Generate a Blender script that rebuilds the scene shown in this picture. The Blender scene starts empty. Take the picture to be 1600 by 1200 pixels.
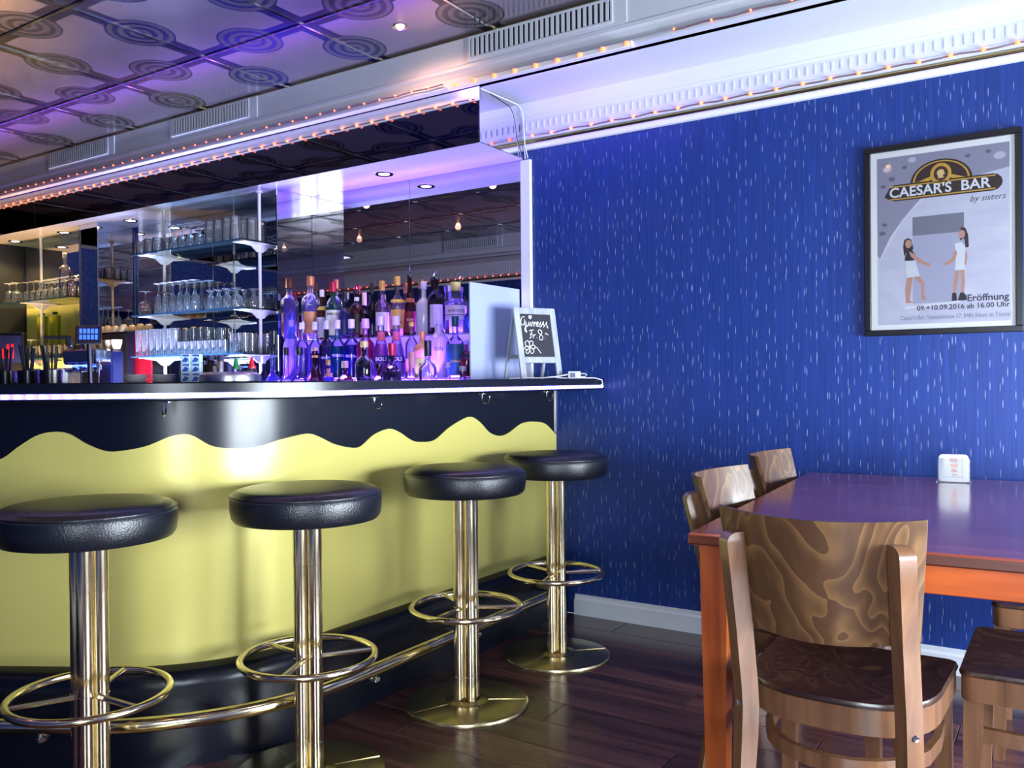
import bpy, math, random
from math import sin, cos, pi, radians as R
from mathutils import Vector, Matrix
random.seed(7)
SC = bpy.context.scene
COL = SC.collection

# ------------------------------------------------------------------ camera, world, lights, exposure
F = 1345.0
rt = Vector((0.83742241, 0.54648086, -0.00907548)); up = Vector((0.00492941, 0.00905246, 0.99994688)); fw = Vector((-0.54653399, 0.83742266, -0.0048869))
CAM = Vector((0, 0, 1.12))
cd = bpy.data.cameras.new('camera'); cam = bpy.data.objects.new('camera', cd); COL.objects.link(cam)
M3 = Matrix((rt, up, -fw)).transposed()
cam.matrix_world = Matrix.Translation(CAM) @ M3.to_4x4()
cd.sensor_width = 36; cd.lens = F / 1600 * 36; cd.clip_start = .02
SC.camera = cam
w = bpy.data.worlds.new('world'); SC.world = w; w.use_nodes = True
w.node_tree.nodes['Background'].inputs[0].default_value = (.75, .87, 1, 1)
w.node_tree.nodes['Background'].inputs[1].default_value = 1.2

def area(name, loc, rot, sx, sy, power, col):
    d = bpy.data.lights.new(name, 'AREA'); d.shape = 'RECTANGLE'; d.size = sx; d.size_y = sy; d.energy = power; d.color = col
    o = bpy.data.objects.new(name, d); COL.objects.link(o); o.location = loc; o.rotation_euler = rot
    return o
DAY = (.80, .90, 1.0)
area('daylight_right', (1.86, 2.2, .90), (0, R(67), 0), 1.0, 2.4, 285, DAY)      # outside the right-hand windows
area('daylight_front', (.7, -1.2, 1.15), (R(90), 0, 0), 1.5, 1.2, 92, DAY)    # outside the window behind the camera
def spot(name, loc, power, col, ang=110, blend=.6, rad=.03):
    d = bpy.data.lights.new(name, 'SPOT'); d.energy = power; d.color = col; d.spot_size = R(ang); d.spot_blend = blend; d.shadow_soft_size = rad
    o = bpy.data.objects.new(name, d); COL.objects.link(o); o.location = loc
    return o
SC.view_settings.view_transform = 'Standard'; SC.view_settings.look = 'None'
SC.view_settings.exposure = 0.78; SC.view_settings.gamma = 1.0; SC.view_settings.use_curve_mapping = False
cy = SC.cycles
cy.max_bounces = 10; cy.diffuse_bounces = 3; cy.glossy_bounces = 6; cy.transmission_bounces = 6; cy.transparent_max_bounces = 40
cy.sample_clamp_indirect = 4; cy.use_denoising = True; cy.caustics_reflective = False; cy.caustics_refractive = False

# ------------------------------------------------------------------ room constants (metres)
YW = 3.605            # blue wall and back bar wall
YF = -0.95            # wall behind the camera
XR, XL = 1.6, -8.2
ZS = 2.46             # low soffit round the room
ZC = 2.685            # tiled tray ceiling
YB, YB2 = 3.17, -0.50  # the two long fascias of the tray
TOP = 1.122           # bar top

def ray(x, y): return fw + rt * ((x - 800) / F) - up * ((y - 600) / F)
def onY(x, y, Y):
    d = ray(x, y); t = (Y - CAM.y) / d.y; return CAM + d * t
def onZ(x, y, Z):
    d = ray(x, y); t = (Z - CAM.z) / d.z; return CAM + d * t

# ------------------------------------------------------------------ materials
def srgb(*c):
    o = []
    for v in c:
        v = v / 255
        o.append(v / 12.92 if v <= .04045 else ((v + .055) / 1.055) ** 2.4)
    return (*o, 1)
def newmat(name):
    m = bpy.data.materials.new(name); m.use_nodes = True
    nt = m.node_tree; return m, nt, nt.nodes['Principled BSDF']
def pmat(name, col, rough=.5, metal=0, spec=.5, emit=None, estr=0, coat=0, bump=0, bscale=60, var=0, vscale=8, alpha=None, sampling=None):
    m, nt, b = newmat(name)
    b.inputs['Base Color'].default_value = col; b.inputs['Roughness'].default_value = rough; b.inputs['Metallic'].default_value = metal
    b.inputs['Specular IOR Level'].default_value = spec; b.inputs['Coat Weight'].default_value = coat; b.inputs['Coat Roughness'].default_value = .06
    if emit: b.inputs['Emission Color'].default_value = emit; b.inputs['Emission Strength'].default_value = estr
    if var or bump:
        tc = nt.nodes.new('ShaderNodeTexCoord'); n = nt.nodes.new('ShaderNodeTexNoise'); n.inputs['Scale'].default_value = vscale if var else bscale; n.inputs['Detail'].default_value = 5
        nt.links.new(tc.outputs['Object'], n.inputs['Vector'])
        if var:
            mx = nt.nodes.new('ShaderNodeMixRGB'); mx.blend_type = 'MIX'; mx.inputs[1].default_value = tuple(c * (1 - var) for c in col[:3]) + (1,); mx.inputs[2].default_value = tuple(min(1, c * (1 + var)) for c in col[:3]) + (1,)
            nt.links.new(n.outputs['Fac'], mx.inputs[0]); nt.links.new(mx.outputs[0], b.inputs['Base Color'])
        if bump:
            n2 = nt.nodes.new('ShaderNodeTexNoise'); n2.inputs['Scale'].default_value = bscale; nt.links.new(tc.outputs['Object'], n2.inputs['Vector'])
            bp = nt.nodes.new('ShaderNodeBump'); bp.inputs['Strength'].default_value = bump; bp.inputs['Distance'].default_value = .004
            nt.links.new(n2.outputs['Fac'], bp.inputs['Height']); nt.links.new(bp.outputs[0], b.inputs['Normal'])
    if sampling: m.cycles.emission_sampling = sampling
    return m
def math_(nt, op, a, b=None, c=None, clamp=False):
    n = nt.nodes.new('ShaderNodeMath'); n.operation = op; n.use_clamp = clamp
    for i, v in enumerate((a, b, c)):
        if v is None: continue
        if isinstance(v, (int, float)): n.inputs[i].default_value = v
        else: nt.links.new(v, n.inputs[i])
    return n.outputs[0]
def mixc(nt, fac, a, b, mode='MIX'):
    n = nt.nodes.new('ShaderNodeMixRGB'); n.blend_type = mode
    for i, v in enumerate((fac, a, b)):
        if isinstance(v, (int, float)): n.inputs[i].default_value = v
        elif isinstance(v, tuple): n.inputs[i].default_value = v
        else: nt.links.new(v, n.inputs[i])
    return n.outputs[0]
def glassmat(name, tint=(1, 1, 1, 1), body=.06, bodycol=(.8, .85, 1, 1), rough=.03, ior=1.45, edge=.5):
    """thin glass: clear transmission in its own tint, Fresnel reflection, a little milky body"""
    m = bpy.data.materials.new(name); m.use_nodes = True; nt = m.node_tree; nt.nodes.clear()
    out = nt.nodes.new('ShaderNodeOutputMaterial'); tr = nt.nodes.new('ShaderNodeBsdfTransparent'); tr.inputs[0].default_value = tint
    gl = nt.nodes.new('ShaderNodeBsdfGlossy'); gl.inputs['Roughness'].default_value = rough; gl.inputs[0].default_value = (1, 1, 1, 1)
    df = nt.nodes.new('ShaderNodeBsdfDiffuse'); df.inputs[0].default_value = bodycol
    tl = nt.nodes.new('ShaderNodeBsdfTranslucent'); tl.inputs[0].default_value = bodycol
    ad = nt.nodes.new('ShaderNodeMixShader'); ad.inputs[0].default_value = .5; nt.links.new(df.outputs[0], ad.inputs[1]); nt.links.new(tl.outputs[0], ad.inputs[2])
    m1 = nt.nodes.new('ShaderNodeMixShader'); lw = nt.nodes.new('ShaderNodeLayerWeight'); lw.inputs[0].default_value = .5
    nt.links.new(math_(nt, 'ADD', math_(nt, 'MULTIPLY', math_(nt, 'POWER', lw.outputs['Facing'], 2.5), edge), body, clamp=True), m1.inputs[0])   # more glass in the line of sight near the outline
    m1.inputs[0].default_value = body; nt.links.new(tr.outputs[0], m1.inputs[1]); nt.links.new(ad.outputs[0], m1.inputs[2])
    fr = nt.nodes.new('ShaderNodeFresnel'); fr.inputs[0].default_value = ior
    m2 = nt.nodes.new('ShaderNodeMixShader'); nt.links.new(fr.outputs[0], m2.inputs[0]); nt.links.new(m1.outputs[0], m2.inputs[1]); nt.links.new(gl.outputs[0], m2.inputs[2])
    nt.links.new(m2.outputs[0], out.inputs[0]); return m
def woodmat(name, c1, c2, rough=.35, axis='Z', scale=1.0, coat=.3, rings=False, spec=.5, rand=0.0):
    m, nt, b = newmat(name)
    tc = nt.nodes.new('ShaderNodeTexCoord'); mp = nt.nodes.new('ShaderNodeMapping')
    s = {'X': (1.2, 14, 14), 'Y': (14, 1.2, 14), 'Z': (14, 14, 1.2)}[axis]
    mp.inputs['Scale'].default_value = tuple(v * scale for v in s)
    if rand:
        oi = nt.nodes.new('ShaderNodeObjectInfo'); vm = nt.nodes.new('ShaderNodeVectorMath'); vm.operation = 'ADD'
        nt.links.new(tc.outputs['Object'], vm.inputs[0]); sc = math_(nt, 'MULTIPLY', oi.outputs['Random'], 17.0); nt.links.new(sc, vm.inputs[1]); nt.links.new(vm.outputs[0], mp.inputs['Vector'])
    else: nt.links.new(tc.outputs['Object'], mp.inputs['Vector'])
    n = nt.nodes.new('ShaderNodeTexNoise'); n.inputs['Scale'].default_value = 2.2; n.inputs['Detail'].default_value = 6; n.inputs['Distortion'].default_value = .6
    nt.links.new(mp.outputs[0], n.inputs['Vector'])
    fac = n.outputs['Fac']
    if rings:   # flowing cathedral figure of cut veneer
        mp2 = nt.nodes.new('ShaderNodeMapping'); mp2.inputs['Scale'].default_value = (3.0, 3.0, 2.2); mp2.inputs['Location'].default_value = (.3, .2, .15)
        nt.links.new(tc.outputs['Object'], mp2.inputs['Vector'])
        n2 = nt.nodes.new('ShaderNodeTexNoise'); n2.inputs['Scale'].default_value = 1.6; n2.inputs['Detail'].default_value = 2.5; n2.inputs['Distortion'].default_value = .5; nt.links.new(mp2.outputs[0], n2.inputs['Vector'])
        k = math_(nt, 'FRACT', math_(nt, 'MULTIPLY', n2.outputs['Fac'], 15.0)); k = math_(nt, 'POWER', k, 3.0)
        fac = math_(nt, 'ADD', math_(nt, 'MULTIPLY', n.outputs['Fac'], .5), math_(nt, 'MULTIPLY', k, .55), clamp=True)
    cr = nt.nodes.new('ShaderNodeValToRGB'); cr.color_ramp.elements[0].position = .25 if rings else .3; cr.color_ramp.elements[1].position = .85 if rings else .7
    cr.color_ramp.elements[0].color = c1; cr.color_ramp.elements[1].color = c2
    nt.links.new(fac, cr.inputs[0]); col = cr.outputs[0]
    if rand:
        v = math_(nt, 'ADD', math_(nt, 'MULTIPLY', oi.outputs['Random'], rand * 2), 1 - rand)
        cc = nt.nodes.new('ShaderNodeCombineColor'); [nt.links.new(v, cc.inputs[i]) for i in range(3)]
        col = mixc(nt, 1.0, col, cc.outputs[0], 'MULTIPLY')
    nt.links.new(col, b.inputs['Base Color'])
    b.inputs['Roughness'].default_value = rough; b.inputs['Coat Weight'].default_value = coat; b.inputs['Coat Roughness'].default_value = .12; b.inputs['Specular IOR Level'].default_value = spec
    return m

M = {}
M['white'] = pmat('white_paint', srgb(206, 210, 222), .38, var=.02, vscale=3)
M['white_gloss'] = pmat('white_gloss', srgb(225, 225, 232), .16, spec=.6)
M['soffit_gloss'] = pmat('soffit_gloss', srgb(215, 212, 222), .10, spec=.8)
M['mirror'] = pmat('mirror_glass', (.74, .74, .77, 1), .008, 1)
M['mirror_dark'] = pmat('bronze_mirror', (.30, .27, .32, 1), .012, 1)
M['chrome'] = pmat('chrome', (.78, .78, .8, 1), .1, 1)
M['steel'] = pmat('brushed_steel', (.62, .62, .66, 1), .28, 1, bump=.05, bscale=120)
M['brass'] = pmat('polished_brass', (.84, .73, .50, 1), .15, 1, var=.1, vscale=25)
M['brass_dull'] = pmat('worn_brass', (.52, .44, .24, 1), .26, 1, var=.15, vscale=14)
M['leather'] = pmat('black_leather', srgb(20, 23, 32), .33, spec=.6, bump=.25, bscale=240)
M['thread'] = pmat('seam_thread', srgb(60, 66, 82), .5)
M['black'] = pmat('black_plastic', srgb(14, 15, 20), .35)
M['black_gloss'] = pmat('black_laminate', srgb(13, 16, 28), .27, spec=.45, bump=.03, bscale=8)
M['gold_panel'] = pmat('gold_laminate', srgb(222, 209, 118), .28, .15, spec=.5, var=.03, vscale=2)
M['edge_glass'] = pmat('green_glass_edge', srgb(30, 70, 100), .15)
M['frame_black'] = pmat('poster_frame_black', srgb(10, 9, 16), .35)
M['cable'] = pmat('white_cable', srgb(215, 218, 225), .45)
M['rope'] = pmat('clear_light_cable', srgb(120, 90, 100), .3)
M['bulb'] = pmat('orange_bulb', (1, .35, .1, 1), .4, emit=(1, .075, .028, 1), estr=3, sampling='NONE')
M['led'] = pmat('led_diode', (1, 1, 1, 1), .4, emit=(.72, .62, 1, 1), estr=5, sampling='NONE')
M['led_base'] = pmat('led_tape', (.7, .7, .9, 1), .4, emit=(.075, .03, 1, 1), estr=3.2)
M['violet_led'] = pmat('violet_led_bar', (.6, .5, 1, 1), .4, emit=(.26, .12, 1, 1), estr=12)
M['lamp_white'] = pmat('lamp_disc', (1, 1, 1, 1), .4, emit=(1, .80, .68, 1), estr=14, sampling='NONE')
M['lamp_warm'] = pmat('lamp_disc_warm', (1, .9, .7, 1), .4, emit=(1, .45, .14, 1), estr=45, sampling='NONE')
M['acrylic'] = glassmat('frosted_acrylic', (.75, .8, 1, 1), .55, (.72, .74, .9, 1), .25)
M['white_panel'] = pmat('white_acrylic_panel', srgb(172, 182, 226), .13, spec=.5)
M['clear'] = glassmat('clear_glass', (.97, .98, .99, 1), .12, (.95, .96, 1, 1), ior=1.5, edge=.8)
M['shelf_glass'] = glassmat('shelf_glass', (.55, .68, .72, 1), .06, (.3, .5, .55, 1), ior=1.5, edge=.1)
M['pane'] = glassmat('window_glass', (.985, .99, .99, 1), 0.0, edge=0, ior=1.22)
M['straw'] = pmat('black_straw', srgb(22, 26, 34), .25)
M['wood_chair'] = woodmat('brown_beech', srgb(94, 62, 43), srgb(130, 92, 66), .30, 'Z', 1.0, .35)
M['veneer'] = woodmat('figured_veneer', srgb(82, 56, 38), srgb(126, 92, 58), .36, 'Z', 1.0, .3, rings=True)
M['wood_seat'] = woodmat('dark_seat_veneer', srgb(44, 27, 22), srgb(74, 50, 38), .3, 'Y', 1.0, .3, rings=True)
M['table_top'] = woodmat('red_brown_table_top', srgb(120, 46, 40), srgb(162, 84, 70), .20, 'X', .6, .6)
M['table_edge'] = woodmat('table_edge', srgb(66, 28, 16), srgb(98, 46, 26), .34, 'X', .8, .4)
M['table_leg'] = woodmat('orange_stained_leg', srgb(118, 50, 20), srgb(160, 80, 34), .3, 'Z', .7, .4)
M['table_apron'] = woodmat('orange_stained_apron', srgb(150, 58, 12), srgb(196, 88, 22), .3, 'X', .7, .4)
M['plank'] = woodmat('dark_floor_plank', srgb(46, 27, 26), srgb(102, 66, 60), .22, 'X', .55, .25, rand=.45)
M['joint'] = pmat('floor_joint', srgb(14, 8, 9), .7)
M['grey_wood'] = woodmat('grey_painted_wood', srgb(150, 156, 172), srgb(182, 188, 202), .55, 'Z', 1, 0)
M['slate'] = pmat('chalkboard', srgb(34, 34, 46), .6)
M['chalk'] = pmat('white_chalk', srgb(240, 242, 250), .8)
M['dark'] = pmat('dark_panel', srgb(16, 16, 22), .4)
M['red_panel'] = pmat('red_panel', srgb(150, 14, 26), .25)
M['lime'] = pmat('lime_wall', srgb(212, 212, 128), .45)
M['cream'] = pmat('cream_crockery', srgb(240, 215, 165), .3)
M['paper'] = pmat('paper_white', srgb(225, 228, 242), .5)

def wallpaper():
    m, nt, b = newmat('navy_wallpaper')
    tc = nt.nodes.new('ShaderNodeTexCoord'); sp = nt.nodes.new('ShaderNodeSeparateXYZ'); nt.links.new(tc.outputs['Object'], sp.inputs[0])
    hx = math_(nt, 'ADD', sp.outputs[0], sp.outputs[1]); z = sp.outputs[2]
    tot = None
    for (cw, ch, L, wd, off, thr) in ((.024, .105, .20, .05, 0.0, .45), (.041, .083, .28, .035, 3.7, .4)):
        u = math_(nt, 'DIVIDE', math_(nt, 'ADD', hx, 40 + off), cw); iu = math_(nt, 'FLOOR', u); fu = math_(nt, 'FRACT', u)
        wn = nt.nodes.new('ShaderNodeTexWhiteNoise'); wn.noise_dimensions = '1D'; nt.links.new(iu, wn.inputs['W'])
        v = math_(nt, 'ADD', math_(nt, 'DIVIDE', z, ch), math_(nt, 'MULTIPLY', wn.outputs[0], 5.0)); iv = math_(nt, 'FLOOR', v); fv = math_(nt, 'FRACT', v)
        cb = nt.nodes.new('ShaderNodeCombineXYZ'); nt.links.new(iu, cb.inputs[0]); nt.links.new(iv, cb.inputs[1])
        w2 = nt.nodes.new('ShaderNodeTexWhiteNoise'); w2.noise_dimensions = '2D'; nt.links.new(cb.outputs[0], w2.inputs['Vector'])
        a = math_(nt, 'LESS_THAN', math_(nt, 'ABSOLUTE', math_(nt, 'SUBTRACT', fu, .5)), wd)
        c = math_(nt, 'SUBTRACT', 1.0, math_(nt, 'DIVIDE', math_(nt, 'ABSOLUTE', math_(nt, 'SUBTRACT', fv, .5)), L / 2 + .08), clamp=True)
        d = math_(nt, 'GREATER_THAN', w2.outputs[0], thr)
        k = math_(nt, 'MULTIPLY', math_(nt, 'MULTIPLY', a, math_(nt, 'MULTIPLY', c, 1.6, clamp=True)), math_(nt, 'MULTIPLY', d, w2.outputs[0]))
        tot = k if tot is None else math_(nt, 'ADD', tot, k, clamp=True)
    mp = nt.nodes.new('ShaderNodeMapping'); mp.inputs['Scale'].default_value = (170, 170, 3); nt.links.new(tc.outputs['Object'], mp.inputs[0])
    n = nt.nodes.new('ShaderNodeTexNoise'); n.inputs['Scale'].default_value = 1; n.inputs['Detail'].default_value = 3; nt.links.new(mp.outputs[0], n.inputs['Vector'])
    base = mixc(nt, n.outputs['Fac'], srgb(12, 30, 84), srgb(34, 66, 148))
    col = mixc(nt, math_(nt, 'MULTIPLY', tot, .5), base, srgb(175, 190, 225))
    nt.links.new(col, b.inputs['Base Color']); b.inputs['Roughness'].default_value = .42; b.inputs['Specular IOR Level'].default_value = .4
    return m
M['wallpaper'] = wallpaper()

def tilemat():
    m, nt, b = newmat('metallic_print_tile')
    tc = nt.nodes.new('ShaderNodeTexCoord'); sp = nt.nodes.new('ShaderNodeSeparateXYZ'); nt.links.new(tc.outputs['Object'], sp.inputs[0])
    H = .3335
    ax = math_(nt, 'ABSOLUTE', sp.outputs[0]); ay = math_(nt, 'ABSOLUTE', sp.outputs[1])
    a = math_(nt, 'MAXIMUM', ax, ay); bb = math_(nt, 'MINIMUM', ax, ay)
    e = math_(nt, 'SUBTRACT', H, a)
    dist = math_(nt, 'SQRT', math_(nt, 'ADD', math_(nt, 'MULTIPLY', e, e), math_(nt, 'MULTIPLY', bb, bb)))
    d1 = math_(nt, 'SUBTRACT', dist, .148)
    d2 = math_(nt, 'SUBTRACT', e, .052)
    d2 = math_(nt, 'ADD', d2, math_(nt, 'MULTIPLY', math_(nt, 'SUBTRACT', .15, bb, clamp=True), .5))
    sm = nt.nodes.new('ShaderNodeMath'); sm.operation = 'SMOOTH_MIN'; nt.links.new(d1, sm.inputs[0]); nt.links.new(d2, sm.inputs[1]); sm.inputs[2].default_value = .035
    dark = math_(nt, 'LESS_THAN', sm.outputs[0], 0.0)
    ring = math_(nt, 'FRACT', math_(nt, 'MULTIPLY', dist, 21.0)); ring2 = math_(nt, 'FRACT', math_(nt, 'MULTIPLY', dist, 84.0))
    rr = math_(nt, 'ADD', math_(nt, 'MULTIPLY', math_(nt, 'GREATER_THAN', ring, .5), .6), math_(nt, 'MULTIPLY', math_(nt, 'GREATER_THAN', ring2, .6), .25))
    indisc = math_(nt, 'LESS_THAN', dist, .140)
    rr = math_(nt, 'MULTIPLY', rr, indisc)
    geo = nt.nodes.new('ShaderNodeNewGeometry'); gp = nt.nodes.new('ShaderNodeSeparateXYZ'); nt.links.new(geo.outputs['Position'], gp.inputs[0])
    # gold and blue reflections of coloured light painted into the dark foil print
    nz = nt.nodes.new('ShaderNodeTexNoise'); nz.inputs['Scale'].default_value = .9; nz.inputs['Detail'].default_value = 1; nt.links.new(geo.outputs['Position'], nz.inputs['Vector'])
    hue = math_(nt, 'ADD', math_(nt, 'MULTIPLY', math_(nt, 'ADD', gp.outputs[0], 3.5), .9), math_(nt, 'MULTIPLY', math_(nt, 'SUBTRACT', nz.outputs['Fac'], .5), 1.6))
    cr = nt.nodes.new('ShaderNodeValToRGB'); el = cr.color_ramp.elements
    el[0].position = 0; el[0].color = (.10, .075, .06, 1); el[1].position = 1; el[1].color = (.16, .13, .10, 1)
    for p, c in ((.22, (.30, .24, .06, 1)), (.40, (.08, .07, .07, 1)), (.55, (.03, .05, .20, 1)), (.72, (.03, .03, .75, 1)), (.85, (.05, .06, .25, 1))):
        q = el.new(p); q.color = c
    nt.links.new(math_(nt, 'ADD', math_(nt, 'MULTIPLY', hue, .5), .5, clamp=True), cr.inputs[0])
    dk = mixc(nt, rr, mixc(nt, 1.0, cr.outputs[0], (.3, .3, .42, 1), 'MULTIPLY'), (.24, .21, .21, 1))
    n = nt.nodes.new('ShaderNodeTexNoise'); n.inputs['Scale'].default_value = 3; n.inputs['Detail'].default_value = 6; nt.links.new(tc.outputs['Object'], n.inputs['Vector'])
    lt = mixc(nt, n.outputs['Fac'], (.33, .28, .34, 1), (.44, .38, .44, 1))
    nt.links.new(mixc(nt, dark, lt, dk), b.inputs['Base Color'])
    nt.links.new(math_(nt, 'SUBTRACT', .8, math_(nt, 'MULTIPLY', dark, .1)), b.inputs['Metallic'])
    nt.links.new(math_(nt, 'ADD', math_(nt, 'MULTIPLY', n.outputs['Fac'], .12), .17), b.inputs['Roughness'])
    return m
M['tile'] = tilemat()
_c = {}
def colmat(rgb, rough=.45, metal=0, kind='p'):
    k = (rgb, rough, metal, kind)
    if k not in _c:
        if kind == 'g':
            c = srgb(*rgb); t = tuple(min(1, .25 + .75 * v ** .6) for v in c[:3]) + (1,)
            _c[k] = glassmat('tinted_bottle_glass', t, .38, c, .05)
        elif kind == 'clear': _c[k] = glassmat('clear_bottle_glass', (.88, .89, .96, 1), .08, srgb(*rgb), .04)
        else: _c[k] = pmat('coloured_paint', srgb(*rgb), rough, metal)
    return _c[k]

# ------------------------------------------------------------------ mesh building
class MB:
    def __init__(s): s.v = []; s.f = []
    def add(s, vs, fs):
        o = len(s.v); s.v += [tuple(v) for v in vs]; s.f += [tuple(i + o for i in f) for f in fs]; return s
    def box(s, x0, x1, y0, y1, z0, z1, mat=None):
        vs = [Vector((x, y, z)) for z in (z0, z1) for y in (y0, y1) for x in (x0, x1)]
        if mat: vs = [mat @ v for v in vs]
        return s.add(vs, [(0, 2, 3, 1), (4, 5, 7, 6), (0, 1, 5, 4), (2, 6, 7, 3), (0, 4, 6, 2), (1, 3, 7, 5)])
    def bbox(s, x0, x1, y0, y1, z0, z1, b=.003, mat=None):
        """box with chamfered edges"""
        b = min(b, (x1 - x0) / 2.1, (y1 - y0) / 2.1, (z1 - z0) / 2.1)
        import bmesh
        bm = bmesh.new(); bmesh.ops.create_cube(bm, size=1)
        for v in bm.verts: v.co = Vector(((x0 + x1) / 2 + v.co.x * (x1 - x0), (y0 + y1) / 2 + v.co.y * (y1 - y0), (z0 + z1) / 2 + v.co.z * (z1 - z0)))
        bmesh.ops.bevel(bm, geom=bm.edges[:], offset=b, segments=1, affect='EDGES')
        if mat: bmesh.ops.transform(bm, matrix=mat, verts=bm.verts)
        bm.verts.index_update(); s.add([v.co[:] for v in bm.verts], [tuple(v.index for v in f.verts) for f in bm.faces]); bm.free(); return s
    def lathe(s, prof, c=(0, 0, 0), n=24, cap=True, a0=0, a1=2 * pi, mat=None):
        full = abs(a1 - a0 - 2 * pi) < 1e-6; m = n if full else n + 1
        vs = []; fs = []
        for (r, z) in prof:
            for k in range(m):
                a = a0 + (a1 - a0) * k / n; v = Vector((c[0] + r * cos(a), c[1] + r * sin(a), c[2] + z)); vs.append(mat @ v if mat else v)
        for i in range(len(prof) - 1):
            for k in range(n):
                k2 = (k + 1) % m; a = i * m + k; b = i * m + k2; fs.append((a, b, b + m, a + m))
        if cap and full:
            if prof[0][0] > 1e-5: fs.append(tuple(range(m - 1, -1, -1)))
            if prof[-1][0] > 1e-5: fs.append(tuple((len(prof) - 1) * m + k for k in range(m)))
        return s.add(vs, fs)
    def tube(s, pts, r, n=8, closed=False, cap=True):
        pts = [Vector(p) for p in pts]; N = len(pts); vs = []; prev = None
        for i, p in enumerate(pts):
            if closed: t = pts[(i + 1) % N] - pts[i - 1]
            else: t = pts[min(i + 1, N - 1)] - pts[max(i - 1, 0)]
            t.normalize()
            if prev is None:
                u = Vector((0, 0, 1)) if abs(t.z) < .9 else Vector((1, 0, 0))
                u = (u - t * u.dot(t)).normalized()
            else: u = (prev - t * prev.dot(t)).normalized()
            prev = u; q = t.cross(u); rr = r[i] if isinstance(r, (list, tuple)) else r
            vs += [p + (u * cos(2 * pi * k / n) + q * sin(2 * pi * k / n)) * rr for k in range(n)]
        fs = []
        for i in range(N if closed else N - 1):
            j = (i + 1) % N
            for k in range(n): fs.append((i * n + k, i * n + (k + 1) % n, j * n + (k + 1) % n, j * n + k))
        if cap and not closed: fs.append(tuple(range(n - 1, -1, -1))); fs.append(tuple((N - 1) * n + k for k in range(n)))
        return s.add(vs, fs)
    def sweep(s, pts, w, h, closed=False, upv=(0, 0, 1)):
        """rectangular bar along a path: w across (horizontal), h along upv"""
        pts = [Vector(p) for p in pts]; N = len(pts); vs = []; upv = Vector(upv)
        for i, p in enumerate(pts):
            t = (pts[(i + 1) % N] - pts[i - 1]) if closed else (pts[min(i + 1, N - 1)] - pts[max(i - 1, 0)])
            t.normalize(); q = t.cross(upv).normalized(); u = q.cross(t)
            vs += [p + q * a * w / 2 + u * b * h / 2 for a, b in ((-1, -1), (1, -1), (1, 1), (-1, 1))]
        fs = []
        for i in range(N if closed else N - 1):
            j = (i + 1) % N
            for k in range(4): fs.append((i * 4 + k, i * 4 + (k + 1) % 4, j * 4 + (k + 1) % 4, j * 4 + k))
        if not closed: fs += [(3, 2, 1, 0), tuple((N - 1) * 4 + k for k in range(4))]
        return s.add(vs, fs)
    def prism(s, poly, z0, z1, mat=None):
        n = len(poly); vs = [Vector((x, y, z)) for z in (z0, z1) for x, y in poly]
        if mat: vs = [mat @ v for v in vs]
        return s.add(vs, [tuple(range(n - 1, -1, -1)), tuple(range(n, 2 * n))] + [(i, (i + 1) % n, (i + 1) % n + n, i + n) for i in range(n)])
    def grid(s, rows, thick_rows=None):
        """skin over a list of rows of points"""
        m = len(rows[0]); vs = [p for r in rows for p in r]; fs = []
        for i in range(len(rows) - 1):
            for k in range(m - 1): fs.append((i * m + k, i * m + k + 1, (i + 1) * m + k + 1, (i + 1) * m + k))
        return s.add(vs, fs)
    def mesh(s, name, mat, smooth=False):
        me = bpy.data.meshes.new(name); me.from_pydata([tuple(v) for v in s.v], [], s.f); me.validate(); me.update()
        import bmesh
        bm = bmesh.new(); bm.from_mesh(me); bmesh.ops.recalc_face_normals(bm, faces=bm.faces[:]); bm.to_mesh(me); bm.free()
        me.materials.append(mat)
        if smooth:
            me.shade_smooth()
            try: me.set_sharp_from_angle(angle=R(38))
            except Exception: pass
        return me
    def build(s, name, mat, parent=None, smooth=False, loc=None, rot=None):
        o = bpy.data.objects.new(name, s.mesh(name, mat, smooth)); COL.objects.link(o)
        if loc is not None: o.location = loc
        if rot is not None: o.rotation_euler = rot
        if parent: o.parent = parent
        return o
def inst(name, me, parent=None, loc=(0, 0, 0), rot=(0, 0, 0)):
    o = bpy.data.objects.new(name, me); COL.objects.link(o); o.location = loc; o.rotation_euler = rot
    if parent: o.parent = parent
    return o
def tag(o, label=None, cat=None, group=None, kind=None):
    if label: o['label'] = label
    if cat: o['category'] = cat
    if group: o['group'] = group
    if kind: o['kind'] = kind
    return o
def thing(name, label, cat, loc=(0, 0, 0), rotz=0, group=None):
    o = bpy.data.objects.new(name, None); COL.objects.link(o); o.location = loc; o.rotation_euler = (0, 0, rotz); o.empty_display_size = .1
    return tag(o, label, cat, group)
def dup(root, loc, rotz=0, label=None, group=None):
    r = root.copy(); COL.objects.link(r); r.location = loc; r.rotation_euler = (0, 0, rotz)
    if label: r['label'] = label
    if group: r['group'] = group
    for ch in list(root.children):
        c = ch.copy(); COL.objects.link(c); c.parent = r
        for g in list(ch.children):
            d = g.copy(); COL.objects.link(d); d.parent = c
    return r
def struct(o): o['kind'] = 'structure'; return o
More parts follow.
